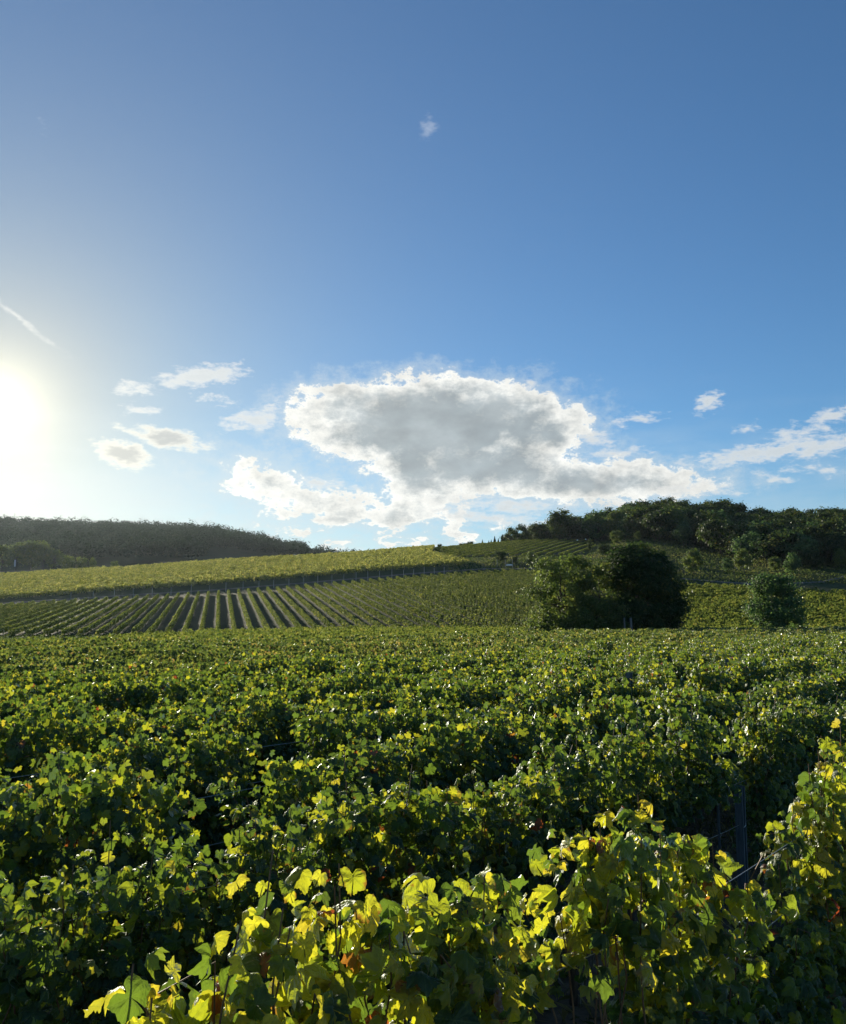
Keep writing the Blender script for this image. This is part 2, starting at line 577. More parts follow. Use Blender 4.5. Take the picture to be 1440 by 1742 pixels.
VINE_FAR_TRANS = [(0.0, (.10, .16, .024)), (0.45, (.20, .28, .04)), (0.72, (.40, .43, .06)), (0.86, (.58, .52, .10)), (0.95, (.50, .36, .10)), (1.0, (.25, .10, .04))]
M_VINE_FAR = mat_leaf('vine_leaf_far', VINE_STOPS, None, VINE_FAR_TRANS, gloss=0.04, split=0.48)
M_VINE_HILL = mat_leaf('vine_leaf_hill', [(0.0, (.05, .08, .025)), (0.4, (.13, .165, .042)), (0.75, (.26, .28, .07)), (1.0, (.36, .32, .11))],
                       (2.2, 2.2, 1.4), gloss=0.006, split=0.5)
M_VINE_DULL = mat_leaf('vine_leaf_dull', [(0.0, (.05, .08, .022)), (0.5, (.11, .135, .034)), (0.85, (.18, .19, .05)), (1.0, (.24, .20, .06))],
                       (2.2, 2.2, 1.4), gloss=0.01)
M_VINE_GOLD = mat_leaf('vine_leaf_gold', [(0.0, (.07, .085, .03)), (0.4, (.17, .19, .058)), (0.75, (.28, .27, .09)), (1.0, (.38, .30, .12))],
                       (2.2, 2.2, 1.6), gloss=0.006, split=0.5)
M_TREE = mat_leaf('tree_leaf', [(0.0, (.022, .042, .012)), (0.6, (.045, .075, .018)), (0.93, (.085, .10, .022)), (1.0, (.16, .12, .03))],
                  (1.8, 1.8, 1.2), gloss=0.02)
M_TREE_DARK = mat_leaf('dark_tree_leaf', [(0.0, (.022, .044, .016)), (0.7, (.042, .072, .022)), (1.0, (.11, .11, .03))], (1.8, 1.8, 1.2), gloss=0.015)
M_TREE_PALE = mat_leaf('pale_tree_leaf', [(0.0, (.055, .085, .025)), (0.6, (.10, .14, .042)), (1.0, (.18, .19, .06))], (2.3, 2.3, 1.3), gloss=0.02)
M_TREE_BLUE = mat_leaf('grey_green_tree_leaf', [(0.0, (.035, .07, .032)), (0.6, (.075, .13, .055)), (1.0, (.15, .20, .08))], (2.2, 2.3, 1.3), gloss=0.02)
M_WOODS = mat_leaf('far_wood_leaf', [(0.0, (.012, .026, .015)), (0.6, (.024, .044, .024)), (1.0, (.05, .065, .034))], (1.1, 1.15, 1.1), gloss=0.005, split=0.4)
M_BARK = mat_noise('bark', (.035, .026, .018), (.11, .085, .06), 6.0, bump=0.6, sq=(1, 1, .25))
M_VBARK = mat_noise('vine_bark', (.03, .02, .014), (.10, .07, .045), 40.0, bump=0.8, sq=(1, 1, .2), bdist=0.01)
M_CANE = mat_noise('vine_cane', (.10, .045, .02), (.20, .11, .05), 30.0, rough=0.6)
M_POST = mat_noise('weathered_post', (.045, .06, .068), (.11, .125, .135), 25.0, bump=0.4, sq=(1, 1, .15), bdist=0.01)
M_POST_PALE = mat_noise('pale_post', (.10, .088, .075), (.20, .18, .155), 25.0, bump=0.4, sq=(1, 1, .15), bdist=0.01)
M_POST_FENCE = mat_noise('grey_fence_post', (.26, .25, .23), (.42, .40, .37), 25.0, bump=0.3, sq=(1, 1, .15), bdist=0.01)
M_WIRE = bpy.data.materials.new('galvanised_wire')
M_WIRE.use_nodes = True
_b = M_WIRE.node_tree.nodes['Principled BSDF']
_b.inputs['Base Color'].default_value = (.45, .45, .43, 1)
_b.inputs['Metallic'].default_value = 0.8
_b.inputs['Roughness'].default_value = 0.45
M_TRACK = mat_noise('track_dirt', (.075, .062, .045), (.19, .155, .115), 0.8, bump=0.2)
M_GRASS = mat_leaf('dry_grass', [(0.0, (.05, .07, .02)), (0.5, (.15, .12, .05)), (1.0, (.30, .24, .13))], (1.2, 1.2, 1.0), gloss=0.01)
M_GRASS_MEADOW = mat_leaf('meadow_grass', [(0.0, (.03, .055, .018)), (0.5, (.085, .115, .036)), (1.0, (.20, .19, .08))], (1.6, 1.6, 1.2), gloss=0.005)
M_WHITE = mat_noise('white_paint', (.62, .62, .60), (.78, .78, .76), 8.0, rough=0.5)
M_SHED = mat_noise('dark_shelter_board', (.03, .028, .026), (.07, .06, .055), 9.0, bump=0.2)


def mat_ground():
    m = bpy.data.materials.new('soil_and_grass')
    m.use_nodes = True
    t = m.node_tree
    t.nodes.clear()
    N = Nodes(t)
    out = N.new('ShaderNodeOutputMaterial')
    b = N.new('ShaderNodeBsdfPrincipled', in_Roughness=0.95)
    b.inputs['Specular IOR Level'].default_value = 0.1
    geo = N.new('ShaderNodeNewGeometry')
    tex = N.new('ShaderNodeTexNoise', in_Scale=2.2, in_Detail=10.0, in_Roughness=0.7)
    N.link(geo.outputs['Position'], tex.inputs['Vector'])
    tex2 = N.new('ShaderNodeTexNoise', in_Scale=0.06, in_Detail=6.0, in_Roughness=0.6)
    N.link(geo.outputs['Position'], tex2.inputs['Vector'])
    soil = N.mixc(N.smooth(tex.outputs['Fac'], .3, .7), (.06, .042, .03), (.22, .155, .105))
    grass = N.mixc(N.smooth(tex.outputs['Fac'], .3, .7), (.03, .046, .016), (.075, .09, .032))
    at = N.new('ShaderNodeAttribute', attribute_name='ld')      # red: how far turf covers the soil
    sep = N.new('ShaderNodeSeparateColor')
    N.link(at.outputs['Color'], sep.inputs[0])
    f = N.math('ADD', sep.outputs[0], N.math('MULTIPLY', N.math('SUBTRACT', tex2.outputs['Fac'], .5), .7), clamp=True)
    c = N.mixc(f, soil, grass)
    N.link(c, b.inputs['Base Color'])
    bm = N.new('ShaderNodeBump', in_Strength=0.7, in_Distance=0.06)
    N.link(tex.outputs['Fac'], bm.inputs['Height'])
    N.link(bm.outputs[0], b.inputs['Normal'])
    N.link(b.outputs[0], out.inputs[0])
    return m


M_GROUND = mat_ground()

# ------------------------------------------------------------------ terrain
def zat(px, py, Y, drop=0.0):
    return CAM_H + ray(px, py)[1] * Y - drop


def I(px, tab):
    xs, ys = zip(*tab)
    return float(np.interp(px, xs, ys))


S_TOP = [(-400, 1034), (0, 1021), (200, 1010), (372, 1000), (480, 992), (600, 982), (720, 972), (800, 967), (870, 963), (1000, 968), (1160, 989), (1300, 996), (1440, 1001), (1800, 1008)]
S_Y = [(-400, 212), (0, 215), (372, 222), (600, 232), (740, 240), (870, 250), (1000, 238), (1160, 215), (1300, 208), (1440, 205), (1800, 200)]
U_BOT = [(-400, 1022), (0, 1011), (200, 995), (372, 984), (600, 966), (720, 956), (800, 951), (870, 948), (1000, 952)]
CREST = [(-400, 986), (0, 975), (100, 968), (160, 965), (250, 960), (372, 950), (500, 943), (600, 937), (740, 925), (870, 914), (950, 911), (1010, 914), (1060, 916)]
CREST_Y = [(-400, 315), (0, 320), (372, 330), (600, 345), (740, 370), (870, 400), (1000, 410)]
RIDGE_L = [(-400, 886), (0, 882), (100, 887), (200, 889), (300, 893), (350, 894), (400, 904), (450, 915), (500, 927), (550, 938), (600, 947), (740, 962)]
RIDGE_R = [(860, 913), (880, 907), (920, 895), (960, 888), (1000, 882), (1040, 873), (1060, 862), (1100, 856), (1150, 852), (1200, 857), (1250, 862), (1290, 872),
           (1330, 871), (1380, 869), (1440, 868), (1800, 872)]
FOREST_Y = [(860, 418), (1010, 402), (1060, 372), (1160, 340), (1220, 305), (1300, 264), (1440, 262), (1800, 262)]


def profile(px):
    """(Y, z) of the ground along one sight line"""
    p = [(0, 0.0), (100, 0.0), (129, 0.1)]
    ys = I(px, S_Y)
    p.append((ys, zat(px, I(px, S_TOP), ys, 1.7)))
    if px <= 1060:
        p.append((ys + 16, zat(px, I(px, U_BOT), ys + 16, 1.7)))
        yc = I(px, CREST_Y)
        zc = zat(px, I(px, CREST), yc, 1.7)
        p.append((yc, zc))
        if px <= 740:
            p.append((440, zat(px, I(px, [(-400, 974), (0, 969), (372, 968), (740, 958)]), 440)))
            p.append((920, zat(px, I(px, RIDGE_L), 920, 11)))
            p.append((1400, zat(px, I(px, RIDGE_L), 920, 11) - 40))
        else:
            zr = zat(px, I(px, RIDGE_R), 475, 12) if px >= 860 else zc - 6
            p += [(475, zr), (560, zr - 4), (920, 30), (1400, 10)]
    else:
        y1 = ys + 14
        p.append((y1, zat(px, I(px, [(1060, 962), (1160, 981), (1300, 990), (1440, 996), (1800, 1000)]), y1)))
        if px <= 1230:
            p.append((330, zat(px, I(px, [(1060, 926), (1160, 930), (1300, 944)]), 330)))
        else:
            p.append((262, zat(px, 966, 262)))
        zr = zat(px, I(px, RIDGE_R), 475, 12)
        p += [(475, zr), (560, zr - 6), (920, 30), (1400, 10)]
    return p


TG = np.linspace(-1.0, 1.0, 161)
YG = np.arange(0, 1402, 2.0)


def make_table():
    tab = np.zeros((len(TG), len(YG)))
    for i, t in enumerate(TG):
        px = float(np.clip(W_PX / 2 + t / 0.992 * F_PX, -380, 1780))
        y, z = zip(*profile(px))
        tab[i] = np.interp(YG, y, z)
    k = np.exp(-0.5 * (np.arange(-8, 9) / 3.0) ** 2)
    k /= k.sum()
    pad = np.pad(tab, ((0, 0), (8, 8)), mode='edge')
    tab = sum(k[j] * pad[:, j:j + tab.shape[1]] for j in range(17))
    k = np.exp(-0.5 * (np.arange(-4, 5) / 1.3) ** 2)
    k /= k.sum()
    pad = np.pad(tab, ((4, 4), (0, 0)), mode='edge')
    return sum(k[j] * pad[j:j + tab.shape[0]] for j in range(9))


TABLE = make_table()


def ground_z(X, Y):
    X, Y = np.broadcast_arrays(np.asarray(X, float), np.asarray(Y, float))
    Yc = np.clip(Y, 1.0, 1399.0)
    t = np.clip(X / Yc, -0.999, 0.999)
    fi = (t + 1.0) / 2.0 * (len(TG) - 1)
    fj = Yc / 2.0
    i = np.clip(fi.astype(int), 0, len(TG) - 2)
    j = np.clip(fj.astype(int), 0, len(YG) - 2)
    a, b = fi - i, fj - j
    z = (TABLE[i, j] * (1 - a) * (1 - b) + TABLE[i + 1, j] * a * (1 - b) + TABLE[i, j + 1] * (1 - a) * b + TABLE[i + 1, j + 1] * a * b)
    w = np.clip((Y - 60) / 60, 0, 1)
    w = w * w * (3 - 2 * w)
    near = 0.004 * np.clip(X, -60, 60) + 0.03 * np.sin(X * 1.3 + 1) * np.sin(Y * 0.9)
    return near * (1 - w) + z * w


def at_px(px, Y, py=960):
    """ground point on the sight line of photo column px at depth Y"""
    x = ray(px, py)[0] * Y
    return np.array([x, Y, float(ground_z(x, Y))])


def lines(*segs):
    out = []
    for a, b, st in segs:
        out.append(np.arange(a, b, st))
    return np.concatenate(out)


gx = lines((-1200, -400, 100), (-400, -140, 10), (-140, -20, 3), (-20, 20, 0.5), (20, 140, 3), (140, 420, 10), (420, 1221, 100))
gy = lines((-300, -20, 40), (-20, 0, 4), (0, 24, 0.5), (24, 100, 3), (100, 520, 3), (520, 1400, 12), (1400, 1601, 100))
GX, GY = np.meshgrid(gx, gy, indexing='ij')
GZ = ground_z(GX, GY)
gv = np.stack([GX, GY, GZ], -1).reshape(-1, 3)
ii, jj = np.meshgrid(np.arange(len(gx) - 1), np.arange(len(gy) - 1), indexing='ij')
q = (ii * len(gy) + jj).ravel()
gf = np.stack([q, q + len(gy), q + len(gy) + 1, q + 1], 1)
tt = gv[:, 0] / np.maximum(gv[:, 1], 1)
turf = np.where(gv[:, 1] < 40, 0.12, 1.1)
turf = np.where((gv[:, 1] > 205) & (tt > 0.12), 1.15, turf)
turf = np.where(gv[:, 1] > 420, 0.9, turf)
ga = np.zeros((len(gv), 4), np.float32)
ga[:, 0] = turf
tag(build('ground', [(gv, gf, ga)], M_GROUND, smooth=True), kind='structure')


def strip(name, pts, width):
    """a track laid on the terrain"""
    P = []
    for (a, b) in zip(pts[:-1], pts[1:]):
        n = max(2, int(np.hypot(*(np.array(b) - np.array(a))) / 2))
        P += [np.array(a) + (np.array(b) - np.array(a)) * k / n for k in range(n)]
    P.append(np.array(pts[-1]))
    P = np.array(P, float)
    tan = norm(np.gradient(P, axis=0))
    nn = np.stack([-tan[:, 1], tan[:, 0]], 1)
    offs = np.linspace(-width / 2, width / 2, 5)
    X = P[:, None] + nn[:, None] * offs[None, :, None]
    Z = ground_z(X[..., 0], X[..., 1]) + 0.12
    Z[:, 0] -= 0.3
    Z[:, -1] -= 0.3
    v = np.concatenate([X, Z[..., None]], -1).reshape(-1, 3)
    i = np.arange(len(P) - 1)[:, None] * 5
    j = np.arange(4)[None]
    f = np.stack([i + j, i + j + 1, i + 5 + j + 1, i + 5 + j], -1).reshape(-1, 4)
    return tag(build(name, [(v, f, None)], M_TRACK, smooth=True), kind='structure')


def plan(px, Y):
    return (ray(px, 960)[0] * Y, Y)


strip('dirt_track', [plan(p, I(p, S_Y) + d) for p, d in ((-200, 7), (100, 7), (372, 7), (600, 7), (740, 7), (830, 7), (900, 6), (960, 8))], 2.6)
strip('hill_track', [plan(p, y) for p, y in ((1090, 228), (1160, 227), (1230, 222), (1290, 219), (1350, 222), (1400, 226), (1440, 240), (1500, 262))], 2.2)
strip('gravel_track', [plan(p, y) for p, y in ((-140, 395), (-40, 398), (20, 404), (60, 412), (90, 425))], 9.0)

# ------------------------------------------------------------------ vines: single plants of the near field
UD = np.array([math.sin(rad(43)), math.cos(rad(43))])        # along the rows
ND = np.array([-UD[1], UD[0]])                               # across, away from the camera
ROW_RZ = math.atan2(UD[1], UD[0])
ROW0, ROW_STEP = 2.03, 1.93


def row_xy(k, s):
    return (ROW0 + ROW_STEP * k) * ND + s * UD


def vine_rand(rng, n, warm):
    """colour position per leaf: mostly green, warm = share of turning leaves"""
    r = rng.beta(2.2, 2.2, n) * 0.78
    w = rng.random(n) < warm
    r[w] = rng.uniform(0.70, 0.90, w.sum())
    d = rng.random(n) < warm * 0.05
    r[d] = rng.uniform(0.95, 1.0, d.sum())
    return r


def vine_geo(rng, top, length=1.05, shoots=10, per=46, lod='mid', size=(0.055, 0.085), warm=0.12, low=0.35, depth=0.24, topfn=None, keep=None, z0=0.72, inner=0.45):
    leaf_p, leaf_n, leaf_t, leaf_h = [], [], [], []
    canes = []
    for s in range(shoots):
        x0 = (s + 0.5) / shoots * length - length / 2 + rng.normal(0, .04)
        tp = (topfn(x0) if topfn else top) + rng.normal(-0.05, 0.10)
        y0 = rng.normal(0, .03)
        lean = rng.normal(0, .12)
        ydr = rng.normal(0, depth * 0.5)
        n = 8
        u = np.linspace(0, 1, n)
        pts = np.stack([x0 + lean * u ** 1.4 + rng.normal(0, .012, n), y0 + ydr * u ** 1.3 + rng.normal(0, .012, n), z0 + (tp - z0) * u], 1)
        if rng.random() < 0.45:                                  # tip arches over
            pts[-1] = pts[-2] + np.array([rng.normal(0, .08), np.sign(ydr) * .07, rng.normal(.0, .04)])
        canes += tube(pts, np.linspace(.006, .0025, n), 5)
        m = per
        uu = rng.random(m) ** 0.85
        base = np.stack([np.interp(uu, u, pts[:, k]) for k in range(3)], 1)
        side = rng.choice([-1.0, 1.0], m)
        off = np.stack([rng.normal(0, .09, m), side * np.abs(rng.normal(depth * .55, depth * .4, m)), rng.normal(-.03, .07, m)], 1)
        taper = (1.0 - 0.6 * np.clip((uu - 0.75) / 0.25, 0, 1))[:, None]
        leaf_p.append(base + off * taper)
        leaf_n.append(np.stack([rng.normal(0, .5, m), side * rng.uniform(.1, 1.0, m), rng.normal(.45, .4, m)], 1))
        leaf_t.append(np.stack([rng.normal(0, .5, m), side * rng.uniform(0, .6, m), rng.normal(-.7, .4, m)], 1))
        leaf_h.append(uu)
    m = int(shoots * per * 0.30)                                 # leaves of the lower wall
    side = rng.choice([-1.0, 1.0], m)
    leaf_p.append(np.stack([rng.uniform(-length / 2, length / 2, m), side * np.abs(rng.normal(depth * .6, .1, m)), rng.uniform(low, z0 + .28, m)], 1))
    leaf_n.append(np.stack([rng.normal(0, .5, m), side * rng.uniform(.3, 1.0, m), rng.normal(.3, .3, m)], 1))
    leaf_t.append(np.stack([rng.normal(0, .5, m), side * .2, rng.normal(-.8, .3, m)], 1))
    leaf_h.append(np.zeros(m))
    m = int(shoots * per * inner)                                 # inner leaves that close the wall
    side = rng.choice([-1.0, 1.0], m)
    xc = rng.uniform(-length / 2, length / 2, m)
    tc_ = np.array([topfn(x) for x in xc]) if topfn else np.full(m, top)
    leaf_p.append(np.stack([xc, rng.normal(0, depth * .3, m), low + (tc_ - .12 - low) * rng.random(m)], 1))
    leaf_n.append(np.stack([rng.normal(0, .4, m), side * rng.uniform(.5, 1.0, m), rng.normal(.2, .3, m)], 1))
    leaf_t.append(np.stack([rng.normal(0, .5, m), side * .1, rng.normal(-.9, .3, m)], 1))
    leaf_h.append(np.zeros(m))
    P, Nn, T = map(np.concatenate, (leaf_p, leaf_n, leaf_t))
    h = np.concatenate(leaf_h)
    if keep is not None:
        m = keep(P[:, 0], P[:, 2])
        P, Nn, T, h = P[m], Nn[m], T[m], h[m]
    n = len(P)
    sz = rng.uniform(size[0], size[1], n) * (1 - 0.3 * np.clip((h - .8) / .2, 0, 1))
    fol = scatter(lod, P, Nn, T, sz, vine_rand(rng, n, warm), rng)
    u = np.linspace(0, 1, 7)
    trunk = tube(np.stack([np.cumsum(rng.normal(0, .018, 7)), np.cumsum(rng.normal(0, .014, 7)), -0.06 + .82 * u], 1), .034 - .012 * u, 7)
    xx = np.linspace(-length / 2, length / 2, 8)
    trunk += tube(np.stack([xx, rng.normal(0, .015, 8), .74 + rng.normal(0, .02, 8)], 1), .012, 6)
    return fol, canes, trunk


def make_vine(name, geo, loc, rz, mat=None):
    root = empty(name, loc, rz)
    fol, canes, trunk = geo
    build('foliage', fol, mat or M_VINE, root, smooth=True)
    build('cane', canes, M_CANE, root, smooth=True)
    build('trunk', trunk, M_VBARK, root, smooth=True)
    return root


T0 = [(0.8, 2.1), (1.12, 2.24), (1.5, 2.2), (1.84, 2.16), (2.3, 2.12), (2.7, 1.98), (3.0, 2.06), (3.45, 2.2), (4.0, 2.06), (4.45, 1.9), (4.6, 1.2), (4.95, 1.05), (5.3, 1.35), (5.6, 1.85), (6.08, 2.14), (7.5, 2.0), (9, 2.0)]
front = [  # s along the row, length, shoots, leaves per shoot, warm share, lowest leaf, label
    (1.40, 0.72, 11, 52, .60, .7, 'sunlit yellow grapevine with orange and red blotched leaves, first in the front row'),
    (2.00, 0.62, 10, 52, .55, .7, 'bright yellow-green grapevine in the front row with one tall leafy shoot and rusty leaves'),
    (2.56, 0.56, 9, 50, .42, .7, 'green and yellow grapevine in the front row just before the bare soil gap'),
    (3.48, 0.95, 14, 50, .48, .6, 'tall arching grapevine with big yellow-green leaves just past the bare soil gap'),
    (4.22, 0.62, 8, 48, .40, .55, 'low leafy grapevine in the front row in front of the grey trellis post'),
    (5.15, 0.50, 6, 36, .38, .4, 'short sparse grapevine dipping in the front row between two taller yellow vines'),
    (5.92, 0.85, 12, 42, .55, .4, 'grapevine with pale yellow curled shoot tips and tangled canes at the picture edge'),
    (6.85, 0.95, 13, 50, .38, .4, 'dense grapevine behind the curled pale one, last visible in the front row'),
]
for i, (s, L, ns, per, warm, low, lab) in enumerate(front):
    rng = np.random.default_rng(100 + i)
    c = row_xy(0, s)
    g = vine_geo(rng, 1.9, L, ns, per, 'hi', (.036, .084), warm, low, 0.17, inner=.10, topfn=lambda x, s=s: I(s + x, T0),
                 keep=lambda x, z, s=s: ~((s + x > 2.62) & (s + x < 3.42) & (z < 1.52 + .3 * np.abs(s + x - 2.95)))
                 & ~((s + x > 4.5) & (s + x < 5.4) & (z > 1.0 + 1.6 * np.clip(s + x - 5.0, 0, 1))))
    r = make_vine('grapevine', g, (c[0], c[1], float(ground_z(*c))), ROW_RZ)
    tag(r, lab, 'grapevine', 'grapevines of the front row')

second = []
for i in range(4):
    rng = np.random.default_rng(200 + i)
    second.append(vine_geo(rng, 1.93, 1.05, 13, 76, 'hi', (.034, .068), .14, .3, .23, inner=.2))
raised = vine_geo(np.random.default_rng(250), 1.93, 1.0, 12, 48, 'hi', (.034, .068), .14, 1.08, .22, z0=1.12, inner=.06)
protos = []
for i in range(10):
    rng = np.random.default_rng(300 + i)
    protos.append(vine_geo(rng, 1.92, 1.1, 13, 84, 'mid', (.038, .070), .10 + .012 * i, .3, .25))
ORD = ['front', 'second', 'third', 'fourth', 'fifth', 'sixth', 'seventh', 'eighth', 'ninth', 'tenth', 'eleventh', 'twelfth']
GAPS = {1: [(9.25, .7)], 2: [(3.7, .6), (14.3, .6)], 3: [(6.0, .6), (16.2, .5)], 4: [(9.5, .5)], 5: [(19.2, .5)]}
roots = {}
count = 0
rr = np.random.default_rng(55)
for k in range(1, 9):
    d = ROW0 + ROW_STEP * k
    # the stretch of this row inside the frame
    ss = np.arange(-2, 80, 1.0)
    for s in ss:
        c = row_xy(k, s)
        t = c[0] / max(c[1], .1)
        if c[1] < 1 or t < -0.54 or t > 0.53:
            continue
        gap = any(abs(s - g) < w for g, w in GAPS.get(k, ()))
        if gap and rr.random() < 0.9:
            continue
        jit = rr.uniform(-.08, .08)
        c = row_xy(k, s + jit)
        loc = (c[0], c[1], float(ground_z(*c)))
        rz = ROW_RZ + (math.pi if rr.random() < .5 else 0) + rr.normal(0, .03)
        key = ('hi', int(rr.integers(4))) if k == 1 else ('mid', int(rr.integers(10)))
        if k == 1 and (5.4 < s < 9.1):
            key = ('raised', 0)
        group = f'grapevines of the {ORD[k]} row'
        lab = f'leafy green grapevine in the {ORD[k]} vine row counted from the camera'
        if key not in roots:
            geo = raised if key[0] == 'raised' else second[key[1]] if key[0] == 'hi' else protos[key[1]]
            r = make_vine('grapevine', geo, loc, rz, M_VINE_ROW)
            roots[key] = r
            tag(r, lab, 'grapevine', group)
        else:
            r = copy_thing(roots[key], loc, rz, (1, 1, 1), lab, 'grapevine', group)
        r.scale = (1, rr.uniform(.9, 1.2), rr.normal(1.0, .045))
        count += 1
print('near vines', count)
D_STUFF = ROW0 + ROW_STEP * 9


# ------------------------------------------------------------------ rows seen from farther off
def row_leaves(p0, p1, rng, per_m, size, height=1.75, half=0.28, warm=0.15, zmin=0.45, lod='kite', rough_top=0.12, gaps=0.045):
    p0, p1 = np.asarray(p0, float), np.asarray(p1, float)
    L = np.hypot(*(p1 - p0))
    n = int(L * per_m)
    if n < 4:
        return None
    u = rng.random(n)
    xy = p0 + (p1 - p0) * u[:, None]
    dirv = (p1 - p0) / L
    nn = np.array([-dirv[1], dirv[0]])
    side = rng.choice([-1.0, 1.0], n)
    cell = (u * L / 0.9).astype(int)
    hs = rng.normal(0, rough_top, cell.max() + 2)
    top = height + hs[cell]
    h = zmin + (top - zmin) * rng.random(n) ** 0.6
    ws = rng.uniform(.6, 1.35, cell.max() + 2)
    cs = rng.normal(0, .09, cell.max() + 2)
    keep = rng.random(cell.max() + 2) > gaps
    lat = side * half * ws[cell] * np.sqrt(rng.random(n)) * np.clip(1.15 - 0.5 * (h / height) ** 3, .3, 1)
    xy = xy + nn * lat[:, None]
    pos = np.column_stack([xy, ground_z(xy[:, 0], xy[:, 1]) + h])
    nr = np.column_stack([nn[0] * side + rng.normal(0, .5, n), nn[1] * side + rng.normal(0, .5, n), rng.normal(.55, .4, n)])
    tp = np.column_stack([rng.normal(0, .6, (n, 2)), rng.normal(-.5, .5, n)])
    rv = np.clip(vine_rand(rng, n, warm) + cs[cell], 0, .95)
    sz = rng.uniform(size * .7, size * 1.3, n)
    m = keep[cell]
    if m.sum() < 2:
        return None
    return scatter(lod, pos[m], nr[m], tp[m], sz[m], rv[m], rng)


def near_edge(x):
    return np.interp(x, [-60, -22, 0, 30, 60], [40, 44, 60, 92, 96])


# the rest of the near field: past three hundred vines
rng = np.random.default_rng(77)
ch = []
for k in range(9, 60):
    d = ROW0 + ROW_STEP * k
    s = np.arange(-20, 160, 0.5)
    xy = d * ND[None] + s[:, None] * UD[None]
    ok = (xy[:, 1] > 3) & (np.abs(xy[:, 0]) < 0.58 * xy[:, 1] + 2) & (xy[:, 1] < near_edge(xy[:, 0]))
    if ok.sum() < 4:
        continue
    idx = np.where(ok)[0]
    seg = [idx[0]]
    a, b = idx[0], idx[-1]
    near = xy[a:b + 1, 1].mean()
    # pieces so that density follows distance
    for q0 in range(a, b, 16):
        q1 = min(q0 + 16, b)
        ym = xy[q0:q1 + 1, 1].mean()
        per = float(np.interp(ym, [20, 40, 90], [560, 280, 110]))
        sz = float(np.interp(ym, [20, 40, 90], [.062, .08, .115]))
        if rng.random() < 0.03:
            continue
        c = row_leaves(xy[q0], xy[q1], rng, per, sz, 1.86 + rng.normal(0, .05), .27, .16, .5, 'kite', .10)
        if c:
            ch += c
tag(build('vine_foliage', ch, M_VINE_FAR), 'dense green and yellow vine rows filling the flat field behind the nearest rows', 'vineyard', kind='stuff')
print('stuff field verts', sum(len(c[0]) for c in ch))

# a finer, duller vine field lying between the near field and the slope
ch = []
rng = np.random.default_rng(78)
for y0 in np.arange(44, 128, 2.2):
    xs = np.arange(-80, 84, 4.0)
    for x in xs:
        ya, yb = y0 + 0.03 * x, y0 + 0.03 * (x + 4)
        if abs(x) > 0.6 * ya + 4 or ya < near_edge(x) + 3 or ya > np.interp(x / ya, [-.5, -.36, -.24, -.15], [64, 84, 114, 126]):
            continue
        c = row_leaves((x, ya), (x + 4, yb), rng, 46, .15, 1.5, .3, .12, .3)
        if c:
            ch += c
tag(build('vine_foliage', ch, M_VINE_DULL), 'low plain green vine rows on the flat strip below the striped slope', 'vineyard', kind='stuff')

# the striped slope: each row runs uphill and is a thing of its own
rng = np.random.default_rng(79)
n_rows = 0
for c0 in np.arange(-72, 92, 2.58):
    def end(f):
        lo, hi = 100.0, 300.0
        for _ in range(30):
            y = (lo + hi) / 2
            px = W_PX / 2 + (c0 - .241 * y) / y / .992 * F_PX
            if y < f(px):
                lo = y
            else:
                hi = y
        return (lo + hi) / 2
    yt = end(lambda px: I(px, S_Y) - 1)
    yb = end(lambda px: I(px, [(0, 127), (372, 130), (720, 128), (1000, 128)]))
    pa, pb = np.array([c0 - .241 * yb, yb]), np.array([c0 - .241 * yt, yt])
    while pa[0] / pa[1] > 0.20 and pa[1] < pb[1] - 10:
        pa = pa + (pb - pa) * .04
    if pb[0] / pb[1] < -0.60:
        continue
    if pa[0] / pa[1] < -0.62:
        y = yb
        while (c0 - .241 * y) / y < -0.62 and y < yt - 8:
            y += 2
        pa = np.array([c0 - .241 * y, y])
    parts = []
    m = 6
    for j in range(m):
        a, b = pa + (pb - pa) * j / m, pa + (pb - pa) * (j + 1) / m
        y = (a[1] + b[1]) / 2
        parts += row_leaves(a, b, rng, float(np.interp(y, [125, 230], [100, 76])), .16, 1.0, .30, .1, .12, 'kite', .10)
    o = build('vine_row', parts, M_VINE_HILL)
    tag(o, 'green vine row running straight up the striped slope to the fence posts', 'vine row', 'vine rows of the striped slope')
    n_rows += 1
print('slope rows', n_rows)

# the golden field above the fence posts, rows across the slope
rng = np.random.default_rng(80)
for j in range(36):
    f = j / 35.0
    px_lo, px_hi = -110, I(f, [(0, 800), (.2, 770), (.5, 735), (1, 740)])
    parts = []
    pxs = np.linspace(px_lo, px_hi, 26)
    pts = [np.array(plan(p, (I(p, S_Y) + 17) * (1 - f) + (I(p, CREST_Y) + 4) * f)) for p in pxs]
    for a, b in zip(pts[:-1], pts[1:]):
        c = row_leaves(a, b, rng, 34, .23, 1.7, .35, .1, .2, 'kite', .2)
        if c:
            parts += c
    o = build('vine_row', parts, M_VINE_GOLD)
    tag(o, 'golden green vine row lying across the slope above the line of fence posts', 'vine row', 'vine rows of the golden upper field')

# the upper field beneath the wood: rows slanting up to the right
rng = np.random.default_rng(81)
for c0 in np.arange(-24, 66, 4.3):
    ya = 297.0
    yb = 412.0
    a = np.array([c0 - 10, ya])
    d = np.array([35.0, 100.0])
    pts = [a + d * q / 100.0 for q in np.arange(0, 116, 10)]
    parts = []
    for p, q in zip(pts[:-1], pts[1:]):
        ppx = W_PX / 2 + p[0] / p[1] / .992 * F_PX
        if p[1] > I(ppx, CREST_Y) + 3 or ppx < 735 or ppx > 1012:
            continue
        c = row_leaves(p, q, rng, 60, .20, .72, .36, .1, .08, 'kite', .08)
        if c:
            parts += c
    if parts:
        o = build('vine_row', parts, M_VINE_HILL)
        tag(o, 'green vine row slanting up the high field towards the dark wood', 'vine row', 'vine rows of the high field under the wood')

